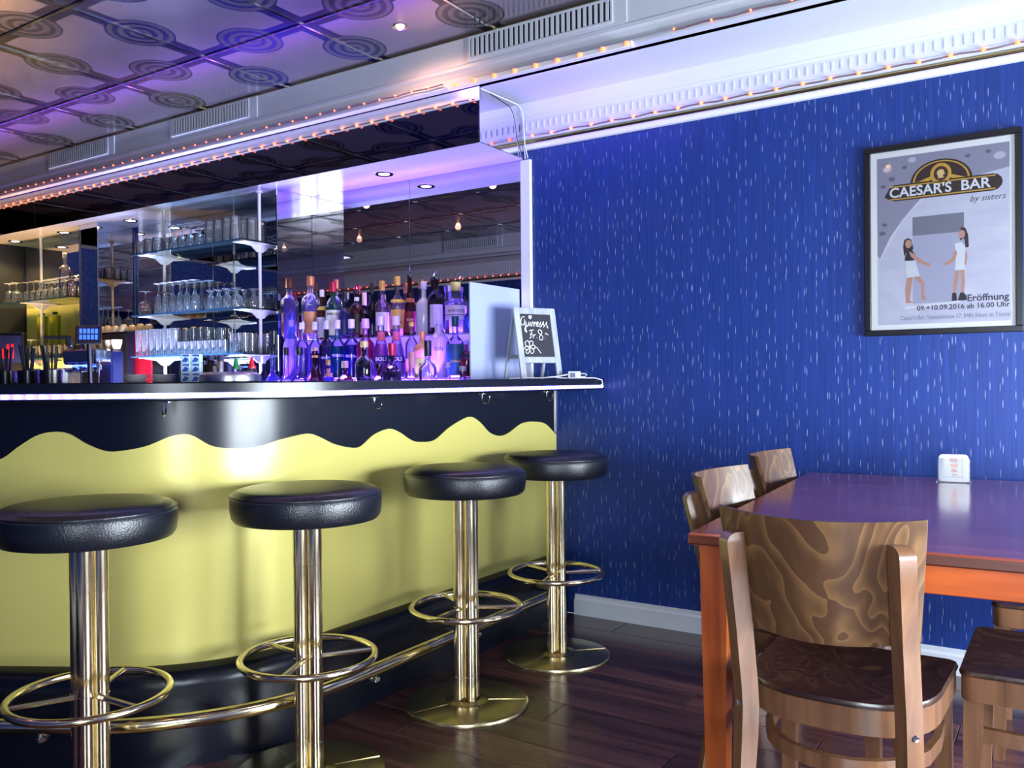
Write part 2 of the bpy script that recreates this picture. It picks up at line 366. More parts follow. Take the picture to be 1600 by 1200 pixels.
def textmesh(body, size, mat, name, parent=None, matrix=None, bold=0.0, thick=.0004, cyl=None, align='CENTER', xs=1.0, shear=0):
    cu = bpy.data.curves.new(name, 'FONT'); cu.body = body; cu.size = size; cu.align_x = align; cu.align_y = 'CENTER'; cu.offset = bold; cu.extrude = thick; cu.shear = shear; cu.resolution_u = 3
    tmp = bpy.data.objects.new(name, cu); COL.objects.link(tmp)
    me = bpy.data.meshes.new_from_object(tmp.evaluated_get(bpy.context.evaluated_depsgraph_get()))
    bpy.data.objects.remove(tmp); bpy.data.curves.remove(cu)
    me.name = name; me.materials.clear(); me.materials.append(mat)
    for v in me.vertices:
        v.co.x *= xs
        if cyl: a = v.co.x / cyl; r = cyl + v.co.z; v.co = Vector((r * sin(a), -r * cos(a), v.co.y))   # faces -Y, upright
    o = bpy.data.objects.new(name, me); COL.objects.link(o)
    if parent: o.parent = parent
    if matrix is not None: o.matrix_local = matrix
    return o

# ------------------------------------------------------------------ floor: base slab and single planks
fl = struct(MB().box(XL, XR, YF, YW, -.06, -.012).build('floor', M['joint']))
PW, PL_ = .168, 1.285
pm = {}
y = YF; row = 0
while y < YW - .01:
    x = -2.35 - (row * .47) % PL_; y1 = min(y + PW, YW)
    while x < XR:
        x0 = max(x, -2.35); x1 = min(x + PL_, XR)
        if x1 - x0 > .02:
            k = (round(x1 - x0, 3), round(y1 - y, 3))
            if k not in pm: pm[k] = MB().bbox(-k[0] / 2 + .0012, k[0] / 2 - .0012, -k[1] / 2 + .0012, k[1] / 2 - .0012, -.012, 0, .0014).mesh('plank', M['plank'])
            inst('plank', pm[k], fl, ((x0 + x1) / 2, (y + y1) / 2, 0))
        x += PL_
    y += PW; row += 1
MB().box(XL, -2.35, YF, YW, -.012, 0).build('floor_lining', M['dark'], fl)     # floor behind the bar

# ------------------------------------------------------------------ walls
T = .12
struct(MB().box(XL - T, XR + T, YW, YW + T, 0, 3.0).build('wall_back', M['wallpaper']))
# right wall with two window openings, wall behind the camera with one
wr = MB(); WZ0, WZ1 = .40, 1.38
wr.box(XR, XR + T, YF - T, 1.0, 0, 3.0).box(XR, XR + T, 3.4, YW, 0, 3.0).box(XR, XR + T, 1.0, 3.4, 0, WZ0).box(XR, XR + T, 1.0, 3.4, WZ1, 3.0)
struct(wr.build('wall_right', M['wallpaper']))
wf = MB()
VZ0, VZ1 = .55, 1.75
wf.box(XL, -.05, YF - T, YF, 0, 3.0).box(1.45, XR, YF - T, YF, 0, 3.0).box(-.05, 1.45, YF - T, YF, 0, VZ0).box(-.05, 1.45, YF - T, YF, VZ1, 3.0)
struct(wf.build('wall_front', M['wallpaper']))
struct(MB().box(XL - T, XL, YF - T, YW, 0, 3.0).build('wall_left', M['wallpaper']))
def window(n, ax, a0, a1, pos, WZ0, WZ1):
    w_ = struct(thing(f'window_{n}', None, None))
    def bx(u0, u1, z0, z1, d=.05):
        m = MB()
        if ax == 'X': m.bbox(pos - d / 2, pos + d / 2, u0, u1, z0, z1, .004)
        else: m.bbox(u0, u1, pos - d / 2, pos + d / 2, z0, z1, .004)
        return m
    fr = bx(a0, a1, WZ0, WZ0 + .06); 
    for q in (bx(a0, a1, WZ1 - .06, WZ1), bx(a0, a0 + .06, WZ0 + .06, WZ1 - .06), bx(a1 - .06, a1, WZ0 + .06, WZ1 - .06)): fr.add(q.v, q.f)
    fr.build('window_frame', M['white'], w_)
    k = 3; L = (a1 - a0 - .12) / k
    for i in range(1, k): bx(a0 + .06 + L * i - .025, a0 + .06 + L * i + .025, WZ0 + .06, WZ1 - .06, .045).build('mullion', M['white'], w_)
    for i in range(k): bx(a0 + .06 + L * i + (.025 if i else 0), a0 + .06 + L * (i + 1) - (.025 if i < k - 1 else 0), WZ0 + .06, WZ1 - .06, .006).build('pane', M['pane'], w_)
    q = MB()
    if ax == 'X': q.bbox(pos - .16, pos - .025, a0 - .03, a1 + .03, WZ0 - .03, WZ0)
    else: q.bbox(a0 - .03, a1 + .03, pos + .025, pos + .16, WZ0 - .03, WZ0)
    q.build('window_sill', M['white'], w_)
window(1, 'X', 1.0, 3.4, XR + .06, WZ0, WZ1); window(2, 'Y', -.05, 1.45, YF - .06, VZ0, VZ1)

def bar_y(name, prof, x0, x1, mat, parent=None, structure=True):
    """extrude a (Y,Z) profile along X"""
    n = len(prof); vs = [(x0, y, z) for y, z in prof] + [(x1, y, z) for y, z in prof]
    m = MB().add(vs, [tuple(range(n)), tuple(range(2 * n - 1, n - 1, -1))] + [(i, (i + 1) % n, (i + 1) % n + n, i + n) for i in range(n)])
    o = m.build(name, mat, parent)
    if structure and not parent: struct(o)
    return o
# baseboards
bar_y('baseboard_back', [(YW, 0), (YW - .018, 0), (YW - .018, .072), (YW - .010, .080), (YW - .010, .092), (YW, .096)], -2.0, XR, M['white'])
bar_y('baseboard_front', [(YF, 0), (YF + .018, 0), (YF + .018, .08), (YF, .096)], XL, XR, M['white'])
def bar_x(name, prof, y0, y1, mat, parent=None):
    n = len(prof); vs = [(x, y0, z) for x, z in prof] + [(x, y1, z) for x, z in prof]
    o = MB().add(vs, [tuple(range(n)), tuple(range(2 * n - 1, n - 1, -1))] + [(i, (i + 1) % n, (i + 1) % n + n, i + n) for i in range(n)]).build(name, mat, parent)
    if not parent: struct(o)
    return o
bar_x('baseboard_right', [(XR, 0), (XR - .018, 0), (XR - .018, .08), (XR, .096)], YF, YW, M['white'])

# ------------------------------------------------------------------ ceiling: low soffit ring, tray fascias, tiled tray
XTR, XTL = 1.20, -7.95
cl = struct(MB().box(XL, XR, YF, YW, ZC + .012, ZC + .08).build('ceiling', M['white']))
bar_y('ceiling_soffit', [(YB + .03, ZS), (YW, ZS), (YW, ZC), (YB + .03, ZC)], XL, XR, M['white'], cl)
bar_y('ceiling_soffit', [(YF, ZS), (YB2 - .03, ZS), (YB2 - .03, ZC), (YF, ZC)], XL, XR, M['white'], cl)
MB().box(XTR + .03, XR, YB2 - .03, YB + .03, ZS, ZC).build('ceiling_soffit', M['white'], cl)
MB().box(XL, XTL, YB2 - .03, YB + .03, ZS, ZC).build('ceiling_soffit', M['white'], cl)
GX, GY, GS = -2.822, 2.665, .6675
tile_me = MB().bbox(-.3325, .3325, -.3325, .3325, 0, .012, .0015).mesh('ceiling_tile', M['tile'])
ix0 = math.floor((XTL - GX) / GS); ix1 = math.ceil((XTR - GX) / GS); iy0 = math.floor((YB2 - GY) / GS); iy1 = math.ceil((YB - GY) / GS)
cut = {}
for i in range(ix0, ix1):
    for j in range(iy0, iy1):
        x0, y0 = GX + i * GS, GY + j * GS; cx, cyy = x0 + GS / 2, y0 + GS / 2
        lx0, lx1 = max(-.3325, XTL - cx), min(.3325, XTR - cx); ly0, ly1 = max(-.3325, YB2 - cyy), min(.3325, YB - cyy)
        if lx1 - lx0 < .03 or ly1 - ly0 < .03: continue
        if (lx1 - lx0) > .66 and (ly1 - ly0) > .66: me = tile_me
        else:
            k = (round(lx0, 3), round(lx1, 3), round(ly0, 3), round(ly1, 3))
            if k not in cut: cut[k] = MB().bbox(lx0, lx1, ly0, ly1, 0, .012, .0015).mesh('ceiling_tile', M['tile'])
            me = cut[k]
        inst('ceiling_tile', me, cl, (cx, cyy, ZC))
for i in range(ix0 + 1, ix1):
    x = GX + i * GS
    if XTL < x < XTR: MB().box(x - .006, x + .006, YB2, YB, ZC - .004, ZC + .004).build('ceiling_rail', M['chrome'], cl)
for j in range(iy0 + 1, iy1):
    y = GY + j * GS
    if YB2 < y < YB: MB().box(XTL, XTR, y - .006, y + .006, ZC - .005, ZC + .003).build('ceiling_rail', M['chrome'], cl)
# fascias with a small ogee foot
def fascia(Y, sgn):   # sgn=+1: its face looks to -Y
    f = lambda d: Y + sgn * d
    return [(f(0), ZC), (f(0), 2.555), (f(-.004), 2.55), (f(-.004), 2.535), (f(.004), 2.525), (f(.010), 2.505), (f(.006), 2.49), (f(-.008), 2.482), (f(-.012), 2.47), (f(-.012), ZS), (f(.06), ZS), (f(.06), ZC)]
bar_y('trim_1', fascia(YB, 1), XTL, XTR + .03, M['white'])
bar_y('trim_2', fascia(YB2, -1), XTL, XTR + .03, M['white'])
bar_x('trim_3', [(XTR, ZC), (XTR, ZS), (XTR + .05, ZS), (XTR + .05, ZC)], YB2, YB, M['white'])
bar_x('trim_4', [(XTL, ZC), (XTL, ZS), (XTL - .05, ZS), (XTL - .05, ZC)], YB2, YB, M['white'])
bar_y('trim_5', [(YB - .003, ZC - .012), (YB - .003, ZC), (YB, ZC), (YB, ZC - .012)], XTL, XTR, M['brass_dull'])
# wall cornices: cove, dentil band, brass bead, white picture rail
def cornice(n, Y, s, x0, x1):
    f = lambda d: Y - s * d
    o = bar_y(f'trim_{n}', [(f(0), ZS), (f(.062), ZS), (f(.050), 2.43), (f(.034), 2.402), (f(.034), 2.395), (f(.028), 2.39), (f(.028), 2.318), (f(.034), 2.314), (f(.034), 2.30), (f(.016), 2.296), (f(0), 2.296)], x0, x1, M['white'])
    bar_y('brass_bead', [(f(0), 2.296), (f(.014), 2.294), (f(.018), 2.287), (f(.014), 2.28), (f(0), 2.278)], x0, x1, M['brass_dull'], o)
    bar_y('picture_rail', [(f(0), 2.276), (f(.016), 2.276), (f(.020), 2.268), (f(.016), 2.25), (f(0), 2.248)], x0, x1, M['white_gloss'], o)
    m = MB(); x = x0 + .02
    while x < x1 - .01:
        ya, yb = sorted((f(.028), f(.0315)))
        m.box(x, x + .007, ya, yb, 2.338, 2.374); x += .0335
    tag(m.build('dentil', M['white'], o), kind='stuff')
cornice(6, YW, 1, -2.262, XR); cornice(7, YF, -1, XL, XR)
bar_x('trim_8', [(XR, ZS), (XR - .06, ZS), (XR - .03, 2.40), (XR - .03, 2.30), (XR - .016, 2.25), (XR, 2.25)], YF, YW, M['white'])

# vents in the tray fascias
def vent(x0, Y, s, label, wide=.70):
    v = thing('ventilation_grille', label, 'vent', (x0, Y, 0), 0, 'ventilation grilles in the tray fascia')
    ya, yb = sorted((0, -s * .006)); yc, yd = sorted((-s * .001, -s * .009))
    p = MB().box(-.03, wide + .07, ya, yb, 2.557, ZC - .013); p.build('vent_plate', M['white'], v)
    fr = MB()
    e = .012
    y_a, y_b = sorted((-s * .006, -s * .012))
    fr.bbox(0, wide, y_a, y_b, 2.658, 2.658 + e, .002).bbox(0, wide, y_a, y_b, 2.578 - e, 2.578, .002).bbox(-e, 0, y_a, y_b, 2.566, 2.67, .002).bbox(wide, wide + e, y_a, y_b, 2.566, 2.67, .002)
    fr.build('vent_frame', M['white'], v)
    MB().box(0, wide, *sorted((-s * .0062, -s * .0075)), 2.578, 2.658).build('vent_backing', M['dark'], v)
    n = 27; me = None
    for k in range(n):
        if me is None: me = MB().box(-.0065, .0065, *sorted((-s * .0075, -s * .013)), 2.579, 2.657).mesh('slat', M['white'])
        inst('slat', me, v, ((k + .5) * wide / n, 0, 0))
    return v
vent(-2.27, YB, 1, 'white ventilation grille in the fascia at top centre, right of the bar canopy')
vent(-4.43, YB, 1, 'white ventilation grille in the fascia above the glass shelves', .66)
vent(-5.755, YB, 1, 'small white ventilation grille in the fascia, leftmost of the three', .66)
vent(-4.1, YB2, -1, 'white ventilation grille in the opposite fascia, seen in the bottle mirror')
vent(-5.9, YB2, -1, 'white ventilation grille in the opposite fascia, seen left in the mirror')

# strings of orange bulbs
bulb_me = MB().lathe([(0, -.0085), (.0065, -.006), (.0085, 0), (.0065, .006), (0, .0085)], n=8).mesh('bulb', M['bulb'], True)
def light_string(label, x0, x1, y, z, step=.107, jit=.0, s=1, scale=1.0):
    t = thing('string_lights', label, 'lights', (x0, y, z), 0)
    pts = [(x - x0, 0, .003 * sin(x * 31)) for x in [x0 + (x1 - x0) * k / 60 for k in range(61)]]
    MB().tube(pts, .0035, 5).build('light_cable', M['rope'], t)
    n = int((x1 - x0) / step)
    for k in range(n + 1):
        o = inst('bulb', bulb_me, t, (step * k, -s * .006, .001 * sin(k * 5))); o.scale = (scale,) * 3
    return t
light_string('string of orange fairy lights along the cornice above the blue wall', -2.195, 1.5, YW - .036, 2.304)
light_string('bright orange fairy lights along the white rail on top of the mirrored canopy', -7.9, -2.28, 3.201, 2.402, .1)
light_string('dimmer pink fairy lights on the foot of the fascia above the canopy', -7.9, -2.42, YB - .022, 2.478, .1, scale=.6)
light_string('faint pink fairy lights at the soffit edge right of the white light bar', -1.29, 1.1, YB - .018, 2.473, .15, scale=.6)
light_string('orange fairy lights along the cornice of the wall behind the camera, seen in the mirrors', -8.0, 1.5, YF + .036, 2.304, s=-1)
t = thing('light_bar', 'short white light bar with orange bulbs on the soffit edge right of the canopy', 'lights', (-2.38, YB - .03, 2.452))
MB().bbox(0, .92, -.012, .012, -.012, .012, .003).build('light_channel', M['white_gloss'], t)
for k in range(9): inst('bulb', bulb_me, t, (.05 + k * .106, -.014, 0)).scale = (1.25,) * 3

MB().bbox(.02, .90, .012, .016, -.006, .006, .001).build('violet_tape', pmat('violet_tape', (.6, .5, 1, 1), .4, emit=(.2, .1, 1, 1), estr=1.2), t)
area('violet_bar_light', (.46, .03, -.004), (R(100), 0, 0), .88, .02, 1.6, (.22, .12, 1)).parent = t
t = thing('light_tape', 'violet light tape hidden on top of the canopy rail, tinting the fascia foot', 'lights', (-7.9, 3.198, 2.4595))
MB().bbox(0, 5.6, -.003, .003, 0, .003, .001).build('violet_tape', pmat('violet_tape', (.6, .5, 1, 1), .4, emit=(.2, .1, 1, 1), estr=.7), t)
area('violet_rail_light', (2.8, -.05, -.03), (R(115), 0, pi), 5.6, .02, 1.6, (.16, .07, 1)).parent = t

# recessed spots in the tiled ceiling
def ceiling_spot(x, y, label, on=True):
    t = thing('ceiling_spot', label, 'light', (x, y, ZC), 0, 'small recessed ceiling spots')
    MB().lathe([(.020, -.001), (.034, -.004), (.036, 0), (.036, .001)], n=20, cap=False).build('spot_ring', M['brass'], t, True)
    MB().lathe([(0, -.012), (.010, -.010), (.016, -.004), (.019, .0)], n=14, cap=False).build('spot_lens', M['lamp_warm'], t, True)
    o = spot('spot_light', (0, 0, -.03), 5 if on else 2, (1, .5, .34), 165); o.parent = t
sx0, sy0 = -2.486, 2.93
for i in range(-4, 4):
    for j in range(0, 3):
        x, y = sx0 + i * 1.335, sy0 - j * 1.335
        if j == 0 and i != 0 : continue
        ceiling_spot(x, y, 'glowing recessed spot in the tiled ceiling beside the fascia' if j == 0 else 'recessed spot in the tiled ceiling, seen reflected in the bar mirrors', j == 0)

# ------------------------------------------------------------------ bar counter (straight from the blue wall, then a curve to the left)
def path(s, off=0.0):
    L1 = 1.65; r = .55
    if s <= L1: p = (-2.1, 3.6 - s); n = (1, 0)
    elif s <= L1 + r * pi / 3:
        a = (s - L1) / r; n = (cos(a), -sin(a)); p = (-2.65 + r * n[0], 1.95 + r * n[1])
    else:
        e = s - L1 - r * pi / 3; a = pi / 3; n = (cos(a), -sin(a)); p = (-2.65 + r * n[0] - e * sin(a), 1.95 + r * n[1] - e * cos(a))
    return (p[0] + n[0] * off, p[1] + n[1] * off)
def nrm(s):
    a, b = path(s, 0), path(s, 1); return Vector((b[0] - a[0], b[1] - a[1], 0))
SEND = 3.7
SS = [0, .4, .8, 1.2, 1.6] + [1.65 + i * .036 for i in range(0, 17)] + [2.26, 2.5, 2.8, 3.2, SEND]
def along(prof, name, mat, parent=None, s0=0, s1=SEND, smooth=True):
    """sweep an (offset, z) profile along the bar front"""
    ss = [s0] + [s for s in SS if s0 < s < s1] + [s1]; n = len(prof); vs = []; fs = []
    for s in ss:
        for o_, z in prof: p = path(s, o_); vs.append((p[0], p[1], z))
    for i in range(len(ss) - 1):
        for k in range(n): fs.append((i * n + k, i * n + (k + 1) % n, (i + 1) * n + (k + 1) % n, (i + 1) * n + k))
    fs += [tuple(range(n - 1, -1, -1)), tuple((len(ss) - 1) * n + k for k in range(n))]
    return MB().add(vs, fs).build(name, mat, parent, smooth)
bc = thing('bar_counter', 'curved black bar counter with a gold wave panel, running out from the blue wall', 'bar', (0, 0, 0))
along([(0, .0), (0, 1.068), (-.04, 1.068), (-.04, .0)], 'front_panel', M['black_gloss'], bc)
tag(along([(-.004, .0), (.058, 0), (.058, .235), (.052, .262), (.034, .278), (.010, .286), (-.004, .286)], 'kick_plinth', M['black_gloss'], bc), 'black kick plinth with a rounded top')
WAVE = [(0, .85), (.095, .907), (.188, .924), (.309, .922), (.423, .884), (.486, .876), (.564, .894), (.636, .942), (.696, .967), (.75, .963), (.857, .929), (.948, .887), (1.034, .885), (1.082, .894), (1.163, .933), (1.212, .945), (1.293, .929), (1.365, .891), (1.404, .889), (1.491, .908), (1.556, .935), (1.599, .949), (1.639, .949), (1.722, .938), (1.804, .92), (1.866, .918), (1.938, .929), (1.994, .963), (2.022, .967), (2.055, .961), (2.123, .934), (2.198, .921), (2.238, .921), (2.3, .944), (2.348, .972), (2.391, .979), (2.445, .969), (2.501, .937), (2.562, .898), (2.7, .89), (2.85, .95), (2.95, .96), (3.1, .90), (3.3, .92), (3.5, .96), (3.69, .9)]
def wz(s):
    for i in range(len(WAVE) - 1):
        if WAVE[i][0] <= s <= WAVE[i + 1][0]:
            # Catmull-Rom
            p = [WAVE[max(i - 1, 0)], WAVE[i], WAVE[i + 1], WAVE[min(i + 2, len(WAVE) - 1)]]
            u = (s - p[1][0]) / (p[2][0] - p[1][0])
            m1 = (p[2][1] - p[0][1]) / max(p[2][0] - p[0][0], .02) * (p[2][0] - p[1][0]); m2 = (p[3][1] - p[1][1]) / max(p[3][0] - p[1][0], .02) * (p[2][0] - p[1][0])
            return (2 * u**3 - 3 * u**2 + 1) * p[1][1] + (u**3 - 2 * u**2 + u) * m1 + (-2 * u**3 + 3 * u**2) * p[2][1] + (u**3 - u**2) * m2
    return .9
vs = []; fs = []; N = 260
for i in range(N + 1):
    s = .004 + i * (3.68 / N); z = wz(s)
    a = path(s, .004); b = path(s, .0)
    vs += [(a[0], a[1], .285), (a[0], a[1], z), (b[0], b[1], z), (b[0], b[1], .285)]
for i in range(N):
    for k in range(4): fs.append((i * 4 + k, i * 4 + (k + 1) % 4, (i + 1) * 4 + (k + 1) % 4, (i + 1) * 4 + k))
fs += [(3, 2, 1, 0), (N * 4, N * 4 + 1, N * 4 + 2, N * 4 + 3)]
tag(MB().add(vs, fs).build('wave_panel', M['gold_panel'], bc, True), 'gold laminate panel with a wavy top edge')
MB().box(-2.106, -2.094, 3.597, YW - .001, .28, 1.068).build('end_bead', M['chrome'], bc)
MB().box(-2.42, -2.14, 3.55, 3.604, 0, 1.068).build('end_wall', M['dark'], bc)
p0, p1 = path(SEND - .02, -.3), path(SEND - .02, .0)
MB().sweep([(p0[0], p0[1], .534), (p1[0], p1[1], .534)], .03, 1.068).build('end_wall', M['dark'], bc)

bt = along([(.262, 1.072), (.266, 1.076), (.266, TOP - .004), (.262, TOP), (-.36, TOP), (-.36, 1.082), (-.05, 1.082), (-.05, 1.068), (.10, 1.068)], 'bar_worktop', M['black_gloss'], None)
tag(bt, 'long black laminate bar top with a thick front edge above the white light strip', 'bar top')

# LED tape along the lower edge of the bar top
lt = thing('led_strip', 'glowing violet-white light strip along the lower front edge of the bar top', 'lights', (0, 0, 0))
along([(.2665, 1.079), (.2690, 1.079), (.2690, 1.093), (.2665, 1.093)], 'led_tape', M['led_base'], lt, .02, 3.2)
dm = MB().bbox(-.0075, .0075, -.0015, .0015, -.0048, .0048, .001).mesh('light_diode', M['led'])
s = .03
while s < 3.15:
    # equal steps on the outer edge
    p = path(s, .2705); n = nrm(s); q = path(s + .01, .2705); step = .01 * .0345 / max(1e-4, math.hypot(q[0] - p[0], q[1] - p[1]))
    inst('light_diode', dm, lt, (p[0], p[1], 1.086), (0, 0, math.atan2(n.y, n.x) + pi / 2)); s += step
for i, (s, rot_) in enumerate(((.30, 0), (.80, .2), (1.43, .1), (2.05, -.2))):
    p = path(s, .13); n = nrm(s)
    h = thing('bag_hook', ['chrome bag hook under the bar top nearest the blue wall', 'chrome bag hook under the bar top above the third stool from the left', 'chrome bag hook under the bar top between the middle stools', 'chrome bag hook under the bar top, leftmost, above the curve of the gold wave'][i], 'hook', (p[0], p[1], 1.068), math.atan2(n.y, n.x) + rot_)
    MB().bbox(-.012, .012, -.012, .012, -.004, 0, .001).build('hook_plate', M['chrome'], h)
    MB().tube([(0, 0, -.004), (0, 0, -.02)] + [(.016 - .016 * cos(a), .0, -.02 - .020 * sin(a)) for a in [k * pi / 7 for k in range(1, 8)]] + [(.033, 0, -.012)], .0024, 7).build('hook_arm', M['chrome'], h, True)

# brass foot rail on small chrome brackets
fr = thing('foot_rail', 'brass foot rail following the bar plinth behind the stools', 'foot rail', (0, 0, 0))
pts = [(path(.28, .07)[0], path(.28, .07)[1], .19), (path(.29, .13)[0], path(.29, .13)[1], .19), (path(.31, .17)[0], path(.31, .17)[1], .19), (path(.35, .198)[0], path(.35, .198)[1], .19)]
pts += [(*path(s, .205), .19) for s in ([.45, .8, 1.2, 1.6] + [1.65 + i * .036 for i in range(17)] + [2.3, 2.8, 3.3, 3.6])]
MB().tube(pts, .0205, 16).build('rail_tube', M['brass'], fr, True)
for s in (.95, 1.52, 2.32, 3.0):
    a = path(s, .055); b = path(s, .205)
    MB().tube([(a[0], a[1], .155), (b[0], b[1], .155), (b[0], b[1], .172)], .008, 8).bbox(b[0] - .012, b[0] + .012, b[1] - .012, b[1] + .012, .148, .163, .003).build('rail_bracket', M['chrome'], fr)

# ------------------------------------------------------------------ bar stools
def circle(r, z, n=40, c=(0, 0)): return [(c[0] + r * cos(2 * pi * k / n), c[1] + r * sin(2 * pi * k / n), z) for k in range(n)]
def make_stool():
    t = thing('bar_stool', '', 'stool')
    prof = [(0, .012), (.09, .013), (.205, .012), (.2125, .009), (.215, .004), (.215, 0), (0, 0)]
    b = MB().lathe([(r, z) for r, z in prof][::-1], n=56, cap=False); b.lathe([(.05, .013), (.048, .02), (.075, .014)], n=24, cap=False)
    base = b.build('base_plate', M['brass_dull'], t, True)
    for a in (.5, 2.4, 4.2): MB().sweep([(.06 * cos(a), .06 * sin(a), .0135), (.205 * cos(a), .205 * sin(a), .0128)], .0018, .001).build('base_seam', M['brass'], base)
    for k in range(4):
        a = pi / 4 + k * pi / 2 + .25; cx, cyy = .0275 * cos(a), .0275 * sin(a)
        m = MB().lathe([(.0205, .013), (.0205, .10), (.0195, .101), (.0195, .335), (.0205, .336), (.0205, .34), (.0195, .341), (.0195, .60), (.0203, .601), (.0203, .722)], (cx, cyy, 0), 18)
        m.build('column_tube', M['brass'], t, True)
    fr_ = MB().tube(circle(.188, .335, 48), .0105, 10, closed=True).build('foot_ring', M['brass'], t, True)
    for k in range(3):
        a = .45 + k * 2 * pi / 3
        MB().tube([(.035 * cos(a), .035 * sin(a), .335), (.186 * cos(a), .186 * sin(a), .335)], .008, 8).build('ring_spoke', M['brass'], fr_, True)
    MB().lathe([(.06, .720), (.10, .722), (.10, .728), (.0, .728)], n=24, cap=False).build('mounting_plate', M['steel'], t, True)
    s_ = MB().lathe([(0, .728), (.185, .728), (.200, .731), (.208, .742), (.2115, .765), (.2115, .790), (.2085, .803), (.2055, .806), (.199, .8135), (.185, .8185), (.15, .822), (.07, .823), (0, .823)], n=64, cap=False).build('seat_cushion', M['leather'], t, True)
    m = MB().tube(circle(.2085, .8045, 64), .0026, 6, closed=True); m.build('piping', M['leather'], s_, True)
    m = MB()
    for k in range(150):
        a = 2 * pi * k / 150; m.tube([(.2128 * cos(a), .2128 * sin(a), .7985), (.2128 * cos(a + .024), .2128 * sin(a + .024), .7985)], .0007, 4)
    tag(m.build('stitching', M['thread'], s_), kind='stuff')
    return t
st0 = make_stool()
stools = [((-1.765, 3.02), .3, 'black leather bar stool on brass column nearest the blue wall'),
          ((-1.768, 2.405), .1, 'black leather bar stool with brass column, second from the blue wall'),
          ((-1.835, 1.735), .5, 'black leather bar stool in front of the brightest part of the gold panel'),
          ((-2.085, 1.232), -.4, 'black leather bar stool at the left edge of the photo')]
for i, (p, rz, lb) in enumerate(stools):
    if i == 0: o = st0; o.location = (*p, 0); o.rotation_euler[2] = rz; o['label'] = lb
    else: o = dup(st0, (*p, 0), rz, lb)
    o['group'] = 'bar stools along the counter'

# ------------------------------------------------------------------ mirrored canopy over the back bar
YC = 3.213; CX1 = -2.266; CX0 = -7.9; ZB = 2.205; ZT = 2.395
cn = thing('bar_canopy', 'mirrored bar canopy with a violet-lit white underside hanging over the bottles and glasses', 'canopy', (0, 0, 0))
MB().box(CX0, CX1, YC + .006, YW, ZB + .008, ZS - .001).build('canopy_core', M['white'], cn)
edges = [CX0, -6.05, -4.64, -2.266]
for a, b in zip(edges[:-1], edges[1:]): tag(MB().bbox(a + .001, b - .001, YC, YC + .006, ZB, ZT, .001).build('fascia_mirror', M['mirror_dark'], cn), 'dark mirror glass')
MB().bbox(CX1, CX1 + .006, YC, YW - .001, ZB, ZS - .001, .001).build('end_mirror', M['mirror'], cn)
sb = [-7.9, -6.45, -5.1, -3.76, -2.266]
for a, b in zip(sb[:-1], sb[1:]): MB().bbox(a + .0015, b - .0015, YC + .004, YW - .006, ZB, ZB + .008, .001).build('soffit_board', M['soffit_gloss'], cn)
bar_y('top_rail', [(YC - .006, ZT), (YC + .006, ZT), (YC + .006, 2.458), (YC - .002, 2.458), (YC - .002, 2.436), (YC - .007, 2.433), (YC - .007, 2.412), (YC - .006, 2.405)], CX0, CX1 + .006, M['white_gloss'], cn)
def downlight(x, y, label, col, pw):
    t = thing('downlight', label, 'light', (x, y, ZB), 0, 'recessed downlights in the canopy underside')
    MB().lathe([(.030, -.002), (.040, -.005), (.047, -.004), (.050, 0), (.030, 0)], n=28, cap=False).build('downlight_ring', M['chrome'], t, True)
    MB().lathe([(0, -.0035), (.018, -.0035), (.029, -.001)], n=20, cap=False).build('downlight_lens', M['lamp_white'], t)
    o = spot('downlight_beam', (0, 0, -.02), pw, col, 130); o.parent = t
WARM = (1, .68, .34)
downlight(-3.024, 3.424, 'chrome downlight in the violet underside above the bottles', (1, .7, .75), 3)
downlight(-5.265, 3.43, 'chrome downlight in the canopy above the coffee machine', WARM, 9)
downlight(-6.05, 3.42, 'chrome downlight in the yellow-lit canopy left of the mirrored pillar', WARM, 12)
downlight(-6.72, 3.42, 'chrome downlight in the canopy nearest the left edge', WARM, 12)

# mirrors on the back wall; all stand on the back counter
BZ = 1.0
def wall_mirror(x0, x1, label, z0=BZ, z1=ZB, y=YW, mat='mirror'):
    o = MB().bbox(x0 + .0012, x1 - .0012, y - .006, y - .0005, z0, z1, .0012).build('mirror', M[mat]); tag(o, label, 'mirror', 'mirrors of the back bar'); return o
wall_mirror(-3.0, -2.283, 'tall wall mirror behind the bottles right of the vertical joint')
wall_mirror(-3.742, -3.0, 'tall wall mirror behind the bottles left of the vertical joint')
wall_mirror(-4.64, -3.752, 'wall mirror behind the right half of the glass shelves')
wall_mirror(-5.44, -4.64, 'wall mirror behind the left half of the glass shelves')
wall_mirror(-6.91, -6.1, 'wall mirror behind the upturned wine glasses at far left', 1.72)
wall_mirror(-6.1, -5.62, 'narrow wall mirror left of the mirrored pillar', 1.72)
o = MB().bbox(-3.752, -3.742, 3.335, YW - .007, BZ, ZB - .001, .001).build('mirror', M['mirror']); tag(o, 'mirrored partition panel between the bottles and the glass shelves', 'mirror')
cp = thing('mirrored_pillar', 'square mirror-clad pillar with chrome corner strips left of the glass shelves', 'pillar', (-5.58, 3.46, BZ))
MB().box(-.10, .10, -.13, .14, 0, ZB - BZ - .001).build('pillar_core', M['dark'], cp)
MB().bbox(-.104, .104, -.136, -.131, 0, ZB - BZ - .001, .001).build('pillar_mirror', M['mirror'], cp)
MB().bbox(.101, .106, -.13, .14, 0, ZB - BZ - .001, .001).build('pillar_mirror', M['mirror'], cp)
for x in (-.108, .104): MB().bbox(x - .005, x + .005, -.142, -.130, 0, ZB - BZ - .001, .001).build('corner_strip', M['chrome'], cp)
